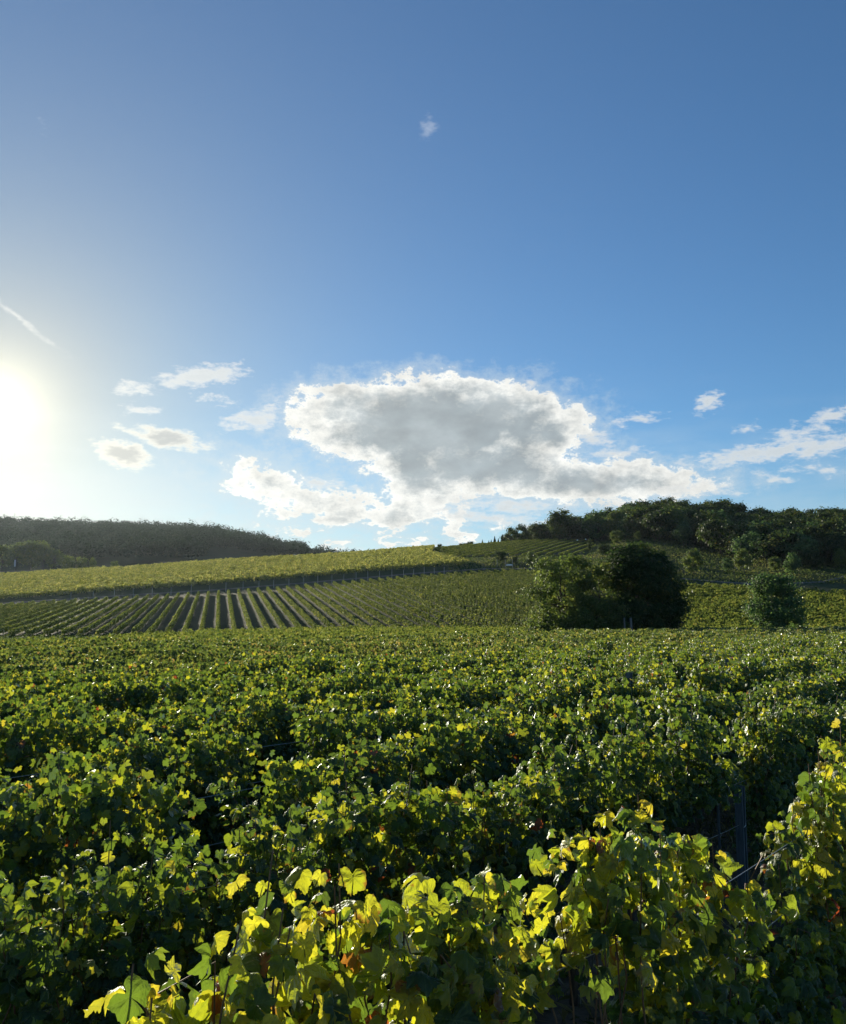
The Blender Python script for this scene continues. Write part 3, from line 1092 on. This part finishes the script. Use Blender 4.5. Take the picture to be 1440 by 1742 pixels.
# right hand slope behind the lone trees
rng = np.random.default_rng(82)
for y0 in np.arange(106, 214, 2.9):
    parts = []
    for x in np.arange(10, 132, 5.0):
        ya, yb = y0 + .10 * (x - 40), y0 + .10 * (x - 35)
        ppx = W_PX / 2 + x / ya / .992 * F_PX
        if ppx < 1000 or ppx > 1510 or ya > I(ppx, S_Y) - 2 or ya < 100:
            continue
        if 0 < ya - (I(ppx, [(1100, 178), (1160, 176), (1280, 190), (1440, 300)])) < 5:
            continue
        c = row_leaves((x, ya), (x + 5, yb), rng, 46, .21, 1.5, .34, .12, .2, 'kite', .2)
        if c:
            parts += c
    if parts:
        o = build('vine_row', parts, M_VINE_DULL)
        tag(o, 'green vine row lying across the gentle slope behind the lone round tree', 'vine row', 'vine rows of the slope below the meadow')


# ------------------------------------------------------------------ trees
def tree_geo(rng, h, cw, leaf, n, trunk_frac=.22, clumps=26, tr=.2, flat=1.0, spread=.30, lower=0.0, skew=0.0, dome=0.0):
    """crown of leaf clumps round limb ends; cw = crown half width"""
    z0 = h * trunk_frac
    ch = (h - z0) / 2
    cz = z0 + ch
    d = norm(rng.normal(0, 1, (clumps, 3)))
    d[:, 2] += .12
    rad_ = rng.uniform(.45, .86, (clumps, 1)) ** .7
    cen = d * rad_ * np.array([cw, cw, ch * flat]) + np.array([skew * cw, 0, cz])
    if dome:                                                     # widest low down, rounded over the top
        q = np.clip((cen[:, 2] - z0) / (h - z0), 0, 1)
        a = rng.uniform(0, 2 * np.pi, clumps)
        q = np.sort(rng.random(clumps)) * .93 + .03
        rr_ = cw * np.sqrt(np.clip(1 - np.clip((q - dome) / (1.02 - dome), 0, 1) ** 2, 0, 1)) * np.where(q < dome, .82 + .18 * q / dome, 1)
        rr_ = rr_ * np.sqrt(rng.uniform(.15, 1.0, clumps)) * .86
        cen = np.stack([np.cos(a) * rr_ + skew * cw, np.sin(a) * rr_, z0 + (h - z0) * q * .93], 1)
        rng.shuffle(cen)
    w = rng.uniform(.7, 1.3, clumps)
    pick = rng.choice(clumps, n, p=w / w.sum())
    sig = spread * cw * w[pick][:, None]
    off = rng.normal(0, 1, (n, 3))
    off = norm(off) * np.abs(rng.normal(.62, .34, (n, 1)))
    pos = cen[pick] + off * sig * np.array([1.25, 1.25, .95])
    pos[:, 2] = np.maximum(pos[:, 2], h * lower + 0.1)
    out = norm(pos - np.array([0, 0, cz - ch * .3]))
    nr = off * .9 + out * .5 + np.array([0, 0, .35]) + rng.normal(0, .5, (n, 3))
    tp = rng.normal(0, .6, (n, 3)) + np.array([0, 0, -.5])
    r = np.clip(rng.beta(2, 2.4, n) + rng.normal(0, .16, clumps)[pick], 0, .93)
    dead = rng.random(n) < .012
    r[dead] = .99
    crown = scatter('kite', pos, nr, tp, rng.uniform(leaf * .65, leaf * 1.35, n), r, rng)
    u = np.linspace(0, 1, 7)
    top = np.array([skew * cw * .5, 0, z0 + ch * 1.1])
    wob = rng.normal(0, .02 * h, (7, 3)) * u[:, None] * np.array([1, 1, .2])
    trunk_pts = top * u[:, None] + wob
    trunk_pts[0, 2] = -.3
    trunk = tube(trunk_pts, tr * (1.15 - .85 * u), 8)
    for j in range(min(clumps, 16)):
        st = trunk_pts[rng.integers(2, 6)]
        en = cen[j]
        v = np.linspace(0, 1, 5)[:, None]
        mid = st + (en - st) * v + rng.normal(0, .05 * cw, (5, 3)) * np.sin(v * np.pi)
        mid[:, 2] += .12 * ch * np.sin(v[:, 0] * np.pi)
        trunk += tube(mid, tr * .38 * (1.1 - v[:, 0] * .9), 5)
    return trunk, crown


def make_tree(name, geo, loc, mat, rz=0.0):
    r = empty(name, loc, rz)
    build('trunk', geo[0], M_BARK, r, smooth=True)
    build('crown', geo[1], mat, r)
    return r


def px_h(npx, Y):
    return npx / F_PX * Y


# the lone trees at the end of the near field
T = at_px(1086, 98)
g = tree_geo(np.random.default_rng(11), 12.2, 5.5, .19, 46000, .05, 120, .34, 1.0, .21, dome=.42)
tag(make_tree('round_tree', g, T, M_TREE_DARK), 'big dense dark green round tree standing at the far edge of the flat vineyard', 'tree')
T = at_px(958, 96)
g = tree_geo(np.random.default_rng(12), 10.8, 4.5, .16, 15000, .02, 80, .26, 1.0, .21, skew=-.04, dome=.5)
tag(make_tree('leafy_tree', g, T, M_TREE_PALE), 'loose olive green tree with its trunk and branches showing, left of the big dark tree', 'tree')
T = at_px(1016, 95)
g = tree_geo(np.random.default_rng(13), 10.4, 2.8, .16, 10000, .0, 44, .14, 1.0, .28, dome=.5)
tag(make_tree('leafy_tree', g, T, M_TREE_PALE), 'thin grey-green tree squeezed between the loose olive tree and the big dark one', 'tree')
T = at_px(1316, 104)
g = tree_geo(np.random.default_rng(14), 9.0, 3.7, .17, 13000, .02, 70, .2, 1.0, .22, dome=.4)
tag(make_tree('leafy_tree', g, T, M_TREE_BLUE), 'loose blue-green tree alone in the vines to the far right', 'tree')
for (px, Y, h, cw, lab) in ((912, 94, 3.4, 1.5, 'small light green bush at the foot of the loose olive tree'), (985, 93.5, 4.2, 1.8, 'low grey-green bush between the trunks of the two paler trees'),
                            (1042, 94.5, 4.6, 1.5, 'yellow-green bush against the shaded side of the big dark tree')):
    g = tree_geo(np.random.default_rng(int(px)), h, cw, .16, 3200, .0, 14, .06, 1.0, .36)
    tag(make_tree('bush', g, at_px(px, Y), M_TREE_PALE), lab, 'bush')

# wood on the right hill: single trees
wood = []
for i in range(8):
    rng = np.random.default_rng(400 + i)
    wood.append((tree_geo(rng, 12.6, 5.2, .48, 3000, .04, 24, .2, 1.0, .34), [M_TREE, M_TREE_DARK, M_TREE, M_TREE_DARK, M_TREE, M_TREE_BLUE, M_TREE_PALE, M_TREE_PALE][i]))
wr = {}


def wood_tree(idx, loc, sc, rz, label, group, cat='tree'):
    if idx not in wr:
        r = make_tree('broadleaf_tree', wood[idx][0], loc, wood[idx][1], rz)
        wr[idx] = r
        r.scale = sc
        return tag(r, label, cat, group)
    return copy_thing(wr[idx], loc, rz, sc, label, cat, group)


rng = np.random.default_rng(21)
nt = 0
for y in np.arange(255, 505, 9.0):
    for x in np.arange(30, 300, 9.0):
        X, Y = x + rng.uniform(-3.5, 3.5), y + rng.uniform(-3.5, 3.5)
        px = W_PX / 2 + X / Y / .992 * F_PX
        if px < 862 or px > 1490 or Y < I(px, FOREST_Y) or Y > 500:
            continue
        s = rng.uniform(.75, 1.15)
        if px < 920:
            s *= .75
        if px > 1060 and px < 1262 and Y > 430:
            s *= 1.12
        upper = Y > I(px, FOREST_Y) + 70 or px < 1010
        idx = int(rng.choice([1, 3, 0, 2])) if upper else int(rng.choice([0, 2, 4, 5, 1, 6]))
        lab = 'dark broadleaf tree in the closed wood along the top of the hill' if upper else 'mid green broadleaf tree on the lower edge of the wood above the meadow'
        grp = 'trees of the closed wood on the hilltop' if upper else 'trees along the lower edge of the wood'
        wood_tree(idx, (X, Y, float(ground_z(X, Y)) - .2), (s * rng.uniform(.95, 1.25), s * rng.uniform(.95, 1.25), s), rng.uniform(0, 6.28), lab, grp)
        nt += 1
print('wood trees', nt)

# trees one by one on the meadow and along the high field: px, base py, top py, width px, label
meadow = [
    (1180, 985, 942, 36, 236, 'lone upright light green tree on the grassy meadow beside the track'),
    (1239, 976, 953, 20, 246, 'small round tree on the meadow left of a taller olive tree'),
    (1266, 977, 938, 32, 247, 'taller olive green tree at the meadow edge above the track'),
    (1320, 976, 950, 22, 250, 'small yellow-tipped tree behind the lone blue-green tree'),
    (1348, 984, 947, 30, 240, 'leaning grey-green tree just above the lone blue-green tree'),
    (1366, 970, 936, 24, 258, 'dark round tree at the foot of the wooded hill'),
    (1391, 972, 940, 24, 256, 'second dark tree at the foot of the wood, over open grass'),
    (1432, 968, 934, 26, 258, 'dark tree with a pale crown by the upper grass path'),
    (1030, 957, 934, 28, 290, 'small dark round bush on the bare slope left of the big dark tree top'),
    (1050, 924, 902, 24, 360, 'pale grey-green tree standing out against the dark wood edge'),
    (1085, 924, 907, 16, 355, 'small pale tree just above the crown of the big dark tree'),
    (1004, 946, 925, 8, 320, 'thin sapling on the bare patch at the end of the high vine rows'),
    (853, 956, 934, 22, 268, 'dark bush below the high vine rows beside the track'),
    (877, 958, 943, 10, 264, 'small bush next to the pale bench on the track'),
    (905, 968, 940, 22, 255, 'pale green bush rising just left of the olive tree crown'),
]
for i, (px, pb, pt, wpx, Y, lab) in enumerate(meadow):
    loc = at_px(px, Y, pb)
    loc[2] -= .2
    h = px_h(pb - pt, Y)
    w = px_h(wpx, Y) / 2
    wood_tree([6, 5, 7, 6, 5, 1, 3, 7, 1, 6, 7, 4, 1, 1, 6][i], loc, (w / 5.6, w / 5.6, h / 12.0), rng.uniform(0, 6.28), lab, None)
# small conifers and bushes on the skyline of the high field
crest_things = [(748, 925, 7, 9), (788, 919, 14, 8), (800, 918, 10, 10)]
for i, (px, py, wpx, hpx) in enumerate(crest_things):
    Y = I(px, CREST_Y) + 12
    loc = at_px(px, Y, py)
    loc[2] -= .8
    h = px_h(hpx + 3, Y) + .8
    lab = ['lone small bush on the skyline of the high vine field', 'broad bush on the skyline beside a smaller round one', 'round bush on the skyline right of a broad one'][i]
    wood_tree(1, loc, (px_h(wpx, Y) / 9, px_h(wpx, Y) / 9, h / 12), 0, lab, None, 'bush')


def conifer_geo(rng, h, w):
    n = 900
    u = rng.random(n) ** .7
    a = rng.uniform(0, 6.28, n)
    r = w * (1 - u) * (.55 + .45 * rng.random(n))
    pos = np.stack([np.cos(a) * r, np.sin(a) * r, .08 * h + u * h * .92], 1)
    nr = np.stack([np.cos(a), np.sin(a), np.full(n, .6)], 1) + rng.normal(0, .4, (n, 3))
    tp = np.stack([np.cos(a), np.sin(a), np.full(n, -.5)], 1)
    c = scatter('kite', pos, nr, tp, rng.uniform(.18, .32, n), rng.beta(2, 3, n) * .9, rng)
    return tube(np.array([(0, 0, -.2), (0, 0, h * .5), (0, 0, h * .97)]), [.14, .08, .02], 6), c


cg = conifer_geo(np.random.default_rng(5), 6.0, 1.4)
c_root = None
for i, (px, hpx) in enumerate(((821, 9), (832, 7), (836, 8), (842, 13), (848, 9), (855, 15), (861, 9))):
    Y = I(px, CREST_Y) + 10
    loc = tuple(at_px(px, Y, 916))
    s = px_h(hpx + 3, Y) / 6.0
    lab, grp = 'small dark pointed conifer on the skyline left of the wood', 'conifers on the skyline'
    if c_root is None:
        c_root = make_tree('conifer', cg, loc, M_TREE_DARK)
        c_root.scale = (s * 1.1, s * 1.1, s)
        tag(c_root, lab, 'conifer', grp)
    else:
        copy_thing(c_root, loc, i * 1.1, (s * 1.1, s * 1.1, s), lab, 'conifer', grp)

# trees at the foot of the far hill on the left
left = [(4, 930, 34, 'tall hazy tree at the left end of the row beneath the far hill'), (28, 927, 34, 'broad hazy tree behind the white marker'),
        (52, 924, 36, 'tallest hazy tree of the clump beneath the far hill'), (74, 927, 30, 'hazy tree with a lit crown right of the tallest one'),
        (92, 940, 24, 'lower hazy tree sloping off the right of the clump')]
for i, (px, pt, wpx, lab) in enumerate(left):
    Y = 428 + 4 * i
    loc = at_px(px, Y)
    loc[2] -= .5
    h = px_h(971 - pt, Y)
    w = px_h(wpx, Y) / 2
    wood_tree([6, 7, 6, 7, 6][i], loc, (w / 4.6, w / 4.6, h / 11.4), i * 1.7, lab, None)
for i, (px, pt, wpx, lab) in enumerate([(116, 951, 26, 'bright low bush at the right foot of the hazy clump'), (138, 953, 22, 'pale rounded bush just above the golden vines'),
                                        (158, 954, 12, 'small spiky pale bush ending the line of bushes'), (196, 960, 14, 'tiny grey bush on the edge of the golden field')]):
    Y = 400
    loc = at_px(px, Y)
    h = px_h(972 - pt, Y) + .5
    w = px_h(wpx, Y) / 2
    if i == 0:
        g = tree_geo(np.random.default_rng(66), 5.0, 3.4, .4, 1500, .0, 16, .08, 1.0, .36)
        b0 = make_tree('bush', g, loc, M_TREE_PALE)
        b0.scale = (w / 3.6, w / 3.6, h / 5)
        tag(b0, lab, 'bush')
    else:
        copy_thing(b0, loc, i * 1.3, (w / 3.6, w / 3.6, h / 5), lab, 'bush', None)

# the far wooded hill on the left: one mass of crowns
rng = np.random.default_rng(31)
P, S = [], []
for y in np.arange(470, 965, 9.0):
    for x in np.arange(-0.62 * y, -0.06 * y, 9.0):
        X, Y = x + rng.uniform(-4, 4), y + rng.uniform(-4, 4)
        if (X > -.14 * Y and Y < 800) or (X > -.26 * Y and Y < 600):
            continue
        P.append((X, Y))
        S.append(rng.choice([.7, .9, 1.1, 1.3], p=[.3, .35, .25, .1]) * rng.uniform(.9, 1.1))
P, S = np.array(P), np.array(S)
base = ground_z(P[:, 0], P[:, 1])
npt = 96
n = len(P) * npt
who = np.repeat(np.arange(len(P)), npt)
d = norm(rng.normal(0, 1, (n, 3)))
d[:, 2] = np.abs(d[:, 2]) * np.where(rng.random(n) < .8, 1, -.5)
lump = 1 + .25 * np.sin(d[:, 0] * 5 + who) * np.sin(d[:, 1] * 6 + who * 1.7)
pos = np.column_stack([P[who], base[who] + 7.0 * S[who]]) + d * (lump * S[who] * rng.uniform(.8, 1.08, n))[:, None] * np.array([5.6, 5.6, 5.2])
rv = np.clip(rng.beta(2, 2.5, n) * .9 + rng.normal(0, .12, len(P))[who], 0, .95)
ch = scatter('kite', pos, d + rng.normal(0, .45, (n, 3)) + np.array([0, 0, .3]), rng.normal(0, 1, (n, 3)), rng.uniform(.6, 1.2, n), rv, rng)
tag(build('distant_woods', ch, M_WOODS), 'hazy dark wooded hill rising behind the golden vine field', 'woods', kind='stuff')
print('far wood leaves', n)

# ------------------------------------------------------------------ posts, wires and small things
post_px = [122, 160, 196, 228, 260, 292, 326, 357, 385, 414, 441, 466, 492, 517, 541, 565, 585, 606, 626, 646, 667, 687, 704, 722, 739, 756]
p_root = None
for i, px in enumerate(post_px):
    Y = I(px, S_Y) + 2.0
    loc = tuple(at_px(px, Y, 990))
    lab, grp = 'thin grey fence post in the line between the striped slope and the golden field', 'fence posts across the hillside'
    if p_root is None:
        p_root = empty('fence_post', loc)
        build('shaft', tube(np.array([(0, 0, -.2), (0, 0, 1.0), (0, 0, 2.3)]), [.075, .072, .07], 8), M_POST_FENCE, p_root, smooth=True)
        build('cap', [box(-.085, -.085, 2.3, .085, .085, 2.35)], M_POST_FENCE, p_root)
        tag(p_root, lab, 'post', grp)
    else:
        copy_thing(p_root, loc, i * .4, (1, 1, RNG.uniform(.85, 1.1)), lab, 'post', grp)
for px, Y, lab in ((846, 257, 'thin grey post beside the dark bush on the track'), (860, 257, 'thin grey post just left of the pale bench'), (872, 257, 'thin grey post just right of the pale bench')):
    copy_thing(p_root, tuple(at_px(px, Y)), .3, (1, 1, 1.0), lab, 'post', None)

# pale bench on the track
B = at_px(867, 255)
b = empty('bench', tuple(B), -.05)
build('seat', [box(-.95, -.22, .44, .95, .22, .49)], M_WHITE, b)
build('backrest', [box(-.95, .23, .55, .95, .27, .95)], M_WHITE, b)
for sx in (-.75, .75):
    for sy in (-.15, .24):
        build('leg', [box(sx - .03, sy - .03, -.1, sx + .03, sy + .03, .437 if sy < 0 else .95)], M_SHED, b)
b.location.z += .35
tag(b, 'pale low bench on the grassy track under the high vine rows', 'bench')

# white marker at the left trees
B = at_px(26, 408)
b = empty('marker_post', tuple(B))
build('pole', tube(np.array([(0, 0, -.2), (0, 0, 2.6), (0, 0, 5.2)]), [.1, .09, .08], 8), M_POST_PALE, b, smooth=True)
build('panel', [box(-.32, -.16, 2.2, .32, -.11, 5.4)], M_WHITE, b)
tag(b, 'white upright marker panel in front of the hazy trees', 'marker')

# dark shelter and two pale posts beneath the big tree
B = at_px(1133, 97)
sh = empty('shelter', tuple(B), .05)
hz = CAM_H + ray(1133, 1055)[1] * 97 - B[2]
v = np.array([(-1.5, -1.1, hz - .35), (1.5, -1.1, hz - .35), (1.5, 1.1, hz), (-1.5, 1.1, hz), (-1.5, -1.1, hz - .23), (1.5, -1.1, hz - .23), (1.5, 1.1, hz + .12), (-1.5, 1.1, hz + .12)])
f = np.array([(0, 3, 2, 1), (4, 5, 6, 7), (0, 1, 5, 4), (1, 2, 6, 5), (2, 3, 7, 6), (3, 0, 4, 7)])
build('roof', [(v, f, None)], M_SHED, sh)
for sx in (-1.3, 1.3):
    build('support', [box(sx - .05, -.95, -.1, sx + .05, -.85, hz - .36)], M_SHED, sh)
    build('support', [box(sx - .05, .85, -.1, sx + .05, .95, hz - .06)], M_SHED, sh)
tag(sh, 'dark open lean-to shelter in the shade under the big round tree', 'shelter')
for px, lab, r in ((1059.5, 'slim pale weathered post under the big round tree', .10), (1070.5, 'thicker pale weathered post under the big round tree', .15)):
    B = at_px(px, 92.5)
    hh = CAM_H + ray(px, 1051)[1] * 92.5 - B[2]
    tag(build('wooden_post', tube(np.array([(B[0], B[1], B[2] - .2), (B[0] + .04, B[1], B[2] + hh * .5), (B[0], B[1], B[2] + hh), (B[0], B[1], B[2] + hh + .02)]), [r, r * .95, r * .85, .01], 10), M_POST_PALE, smooth=True), lab, 'post')


def trellis_post(k, s, h, w, lab, lean=0.0):
    c = row_xy(k, s)
    z = float(ground_z(*c))
    p = empty('trellis_post', (c[0], c[1], z), ROW_RZ)
    hw = w / 2
    t_ = w * .16
    prof = [(-hw, -hw), (-hw * .45, -hw), (-hw * .45, -hw + t_), (-hw + t_, -hw + t_), (-hw + t_, hw - t_), (hw - t_, hw - t_), (hw - t_, -hw + t_),
            (hw * .45, -hw + t_), (hw * .45, -hw), (hw, -hw), (hw, hw), (-hw, hw)]
    zs = np.linspace(-.2, h, 9)
    v = np.array([(x + lean * max(zz, 0) / h, y, zz) for zz in zs for x, y in prof])
    m_ = len(prof)
    f = [(i * m_ + j, i * m_ + (j + 1) % m_, (i + 1) * m_ + (j + 1) % m_, (i + 1) * m_ + j) for i in range(8) for j in range(m_)]
    build('shaft', [(v, np.array(f), None)], M_POST, p)
    for zz in (.8, 1.25, 1.65):
        if zz < h:
            build('staple', tube(np.array([(-hw * .6, -hw - .004, zz - .02), (0, -hw - .016, zz), (hw * .6, -hw - .004, zz + .02)]), .004, 5), M_WIRE, p)
    tag(p, lab, 'post', None)


def s_at(k, px, py=1100):
    """place along row k where photo column px crosses it"""
    t = ray(px, py)[0]
    d = ROW0 + ROW_STEP * k
    p0 = d * ND
    return (t * p0[1] - p0[0]) / (UD[0] - t * UD[1])


print('post s', s_at(1, 1262, 1450))
trellis_post(1, s_at(1, 1262, 1450), 1.2, .085, 'grey weathered trellis post in the dark gap of the second row', .02)
trellis_post(1, s_at(1, 1225, 1450) , 1.5, .02, 'thin metal stake just left of the grey weathered trellis post')
trellis_post(3, s_at(3, 1071, 1165), 2.03, .085, 'pale grey post top showing above the leaves of the fourth row')
trellis_post(4, s_at(4, 1240, 1190), 1.9, .07, 'dark post beside the break in the fifth row')
for k in range(0, 5):
    for z, word in ((0.82, 'low'), (1.25, 'middle'), (1.62, 'upper')):
        s0 = {0: 0.6}.get(k, s_at(k, -60, 1300))
        s1 = min(s_at(k, 1500, 1200), s0 + 40)
        ss = np.arange(s0, s1, 0.5)
        sag = .02 * np.sin(ss * 1.1 + k)
        pts = np.array([[*row_xy(k, s), float(ground_z(*row_xy(k, s))) + z + g] for s, g in zip(ss, sag)])
        tag(build('trellis_wire', tube(pts, .0022 if k < 3 else .003, 5), M_WIRE, smooth=True),
            f'{word} trellis wire strung along the {ORD[k]} vine row', 'wire')

# dry grass and litter on the ground near the camera
rng = np.random.default_rng(91)
n = 26000
X, Y = rng.uniform(-6, 9, n), rng.uniform(1.5, 16, n)
pos = np.column_stack([X, Y, ground_z(X, Y)])
tp = np.column_stack([rng.normal(0, .45, (n, 2)), np.abs(rng.normal(.7, .4, n))])
nr = rng.normal(0, 1, (n, 3))
tipd = norm(tp)
sd = norm(np.cross(tipd, nr))
L = rng.uniform(.05, .22, n)[:, None]
w = .0035
v = np.stack([pos - sd * w, pos + sd * w, pos + tipd * L * .6 + sd * w * .7, pos + tipd * L + np.column_stack([rng.normal(0, .03, (n, 2)), -.02 * np.ones(n)])], 1).reshape(-1, 3)
f = (np.arange(n) * 4)[:, None] + np.array([[0, 1, 2, 3]])
a = np.zeros((n * 4, 4), np.float32)
a[:, 0] = np.repeat(rng.random(n), 4)
litter_n = 5000
lx, ly = rng.uniform(-6, 9, litter_n), rng.uniform(1.5, 14, litter_n)
lp = np.column_stack([lx, ly, ground_z(lx, ly) + .015])
lit = scatter('kite', lp, rng.normal(0, .4, (litter_n, 3)) + np.array([0, 0, 1]), rng.normal(0, 1, (litter_n, 3)), rng.uniform(.02, .05, litter_n), rng.random(litter_n), rng)
tag(build('dry_grass', [(v, f, a)] + lit, M_GRASS), 'dry grass and fallen leaves on the bare soil between the vine rows', 'grass', kind='stuff')

# meadow grass on the open slope under the wood
rng = np.random.default_rng(93)
n = 60000
Y = rng.uniform(222, 400, n)
X = Y * rng.uniform(.03, .56, n)
ppx = W_PX / 2 + X / Y / .992 * F_PX
ok = (Y > np.interp(ppx, *zip(*S_Y)) + 3) & ((ppx > 1000) | (Y < 300))
X, Y = X[ok], Y[ok]
n = len(X)
patch = np.sin(X * .21 + 2 * np.sin(Y * .05)) * np.sin(Y * .13 + 1.5) * .22 + .5
rv = np.clip(patch + rng.normal(0, .16, n), 0, 1)
ch = scatter('kite', np.column_stack([X, Y, ground_z(X, Y) + .1]), rng.normal(0, .6, (n, 3)) + np.array([0, -.4, .6]), rng.normal(0, .4, (n, 3)) + np.array([0, 0, .8]), rng.uniform(.14, .42, n), rv, rng)
tag(build('meadow_grass', ch, M_GRASS_MEADOW), 'rough green and straw coloured grass on the open slope under the wood', 'grass', kind='stuff')

# rough grass on the headland between the flat field and the striped slope
rng = np.random.default_rng(94)
n = 26000
Y = rng.uniform(50, 131, n)
X = Y * rng.uniform(-.62, -.12, n)
ok = (Y > near_edge(X) + 2)
X, Y = X[ok], Y[ok]
n = len(X)
ch = scatter('kite', np.column_stack([X, Y, ground_z(X, Y) + .08]), rng.normal(0, .6, (n, 3)) + np.array([0, -.4, .6]), rng.normal(0, .4, (n, 3)) + np.array([0, 0, .8]), rng.uniform(.1, .3, n), np.clip(rng.normal(.3, .2, n), 0, 1), rng)
tag(build('headland_grass', ch, M_GRASS_MEADOW), 'rough grass on the headland below the striped slope', 'grass', kind='stuff')

# ------------------------------------------------------------------ hazy evening air
M_HAZE = bpy.data.materials.new('hazy_air')
M_HAZE.use_nodes = True
_t = M_HAZE.node_tree
_t.nodes.clear()
_o = _t.nodes.new('ShaderNodeOutputMaterial')
_v = _t.nodes.new('ShaderNodeVolumePrincipled')
_v.inputs['Color'].default_value = (.72, .86, 1.0, 1)
_v.inputs['Density'].default_value = 0.00003
_v.inputs['Anisotropy'].default_value = 0.62
_t.links.new(_v.outputs[0], _o.inputs['Volume'])
tag(build('haze', [box(-1250, -330, -4, 1250, 1650, 140)], M_HAZE), 'thin pale evening haze over the whole valley', 'haze', kind='stuff')
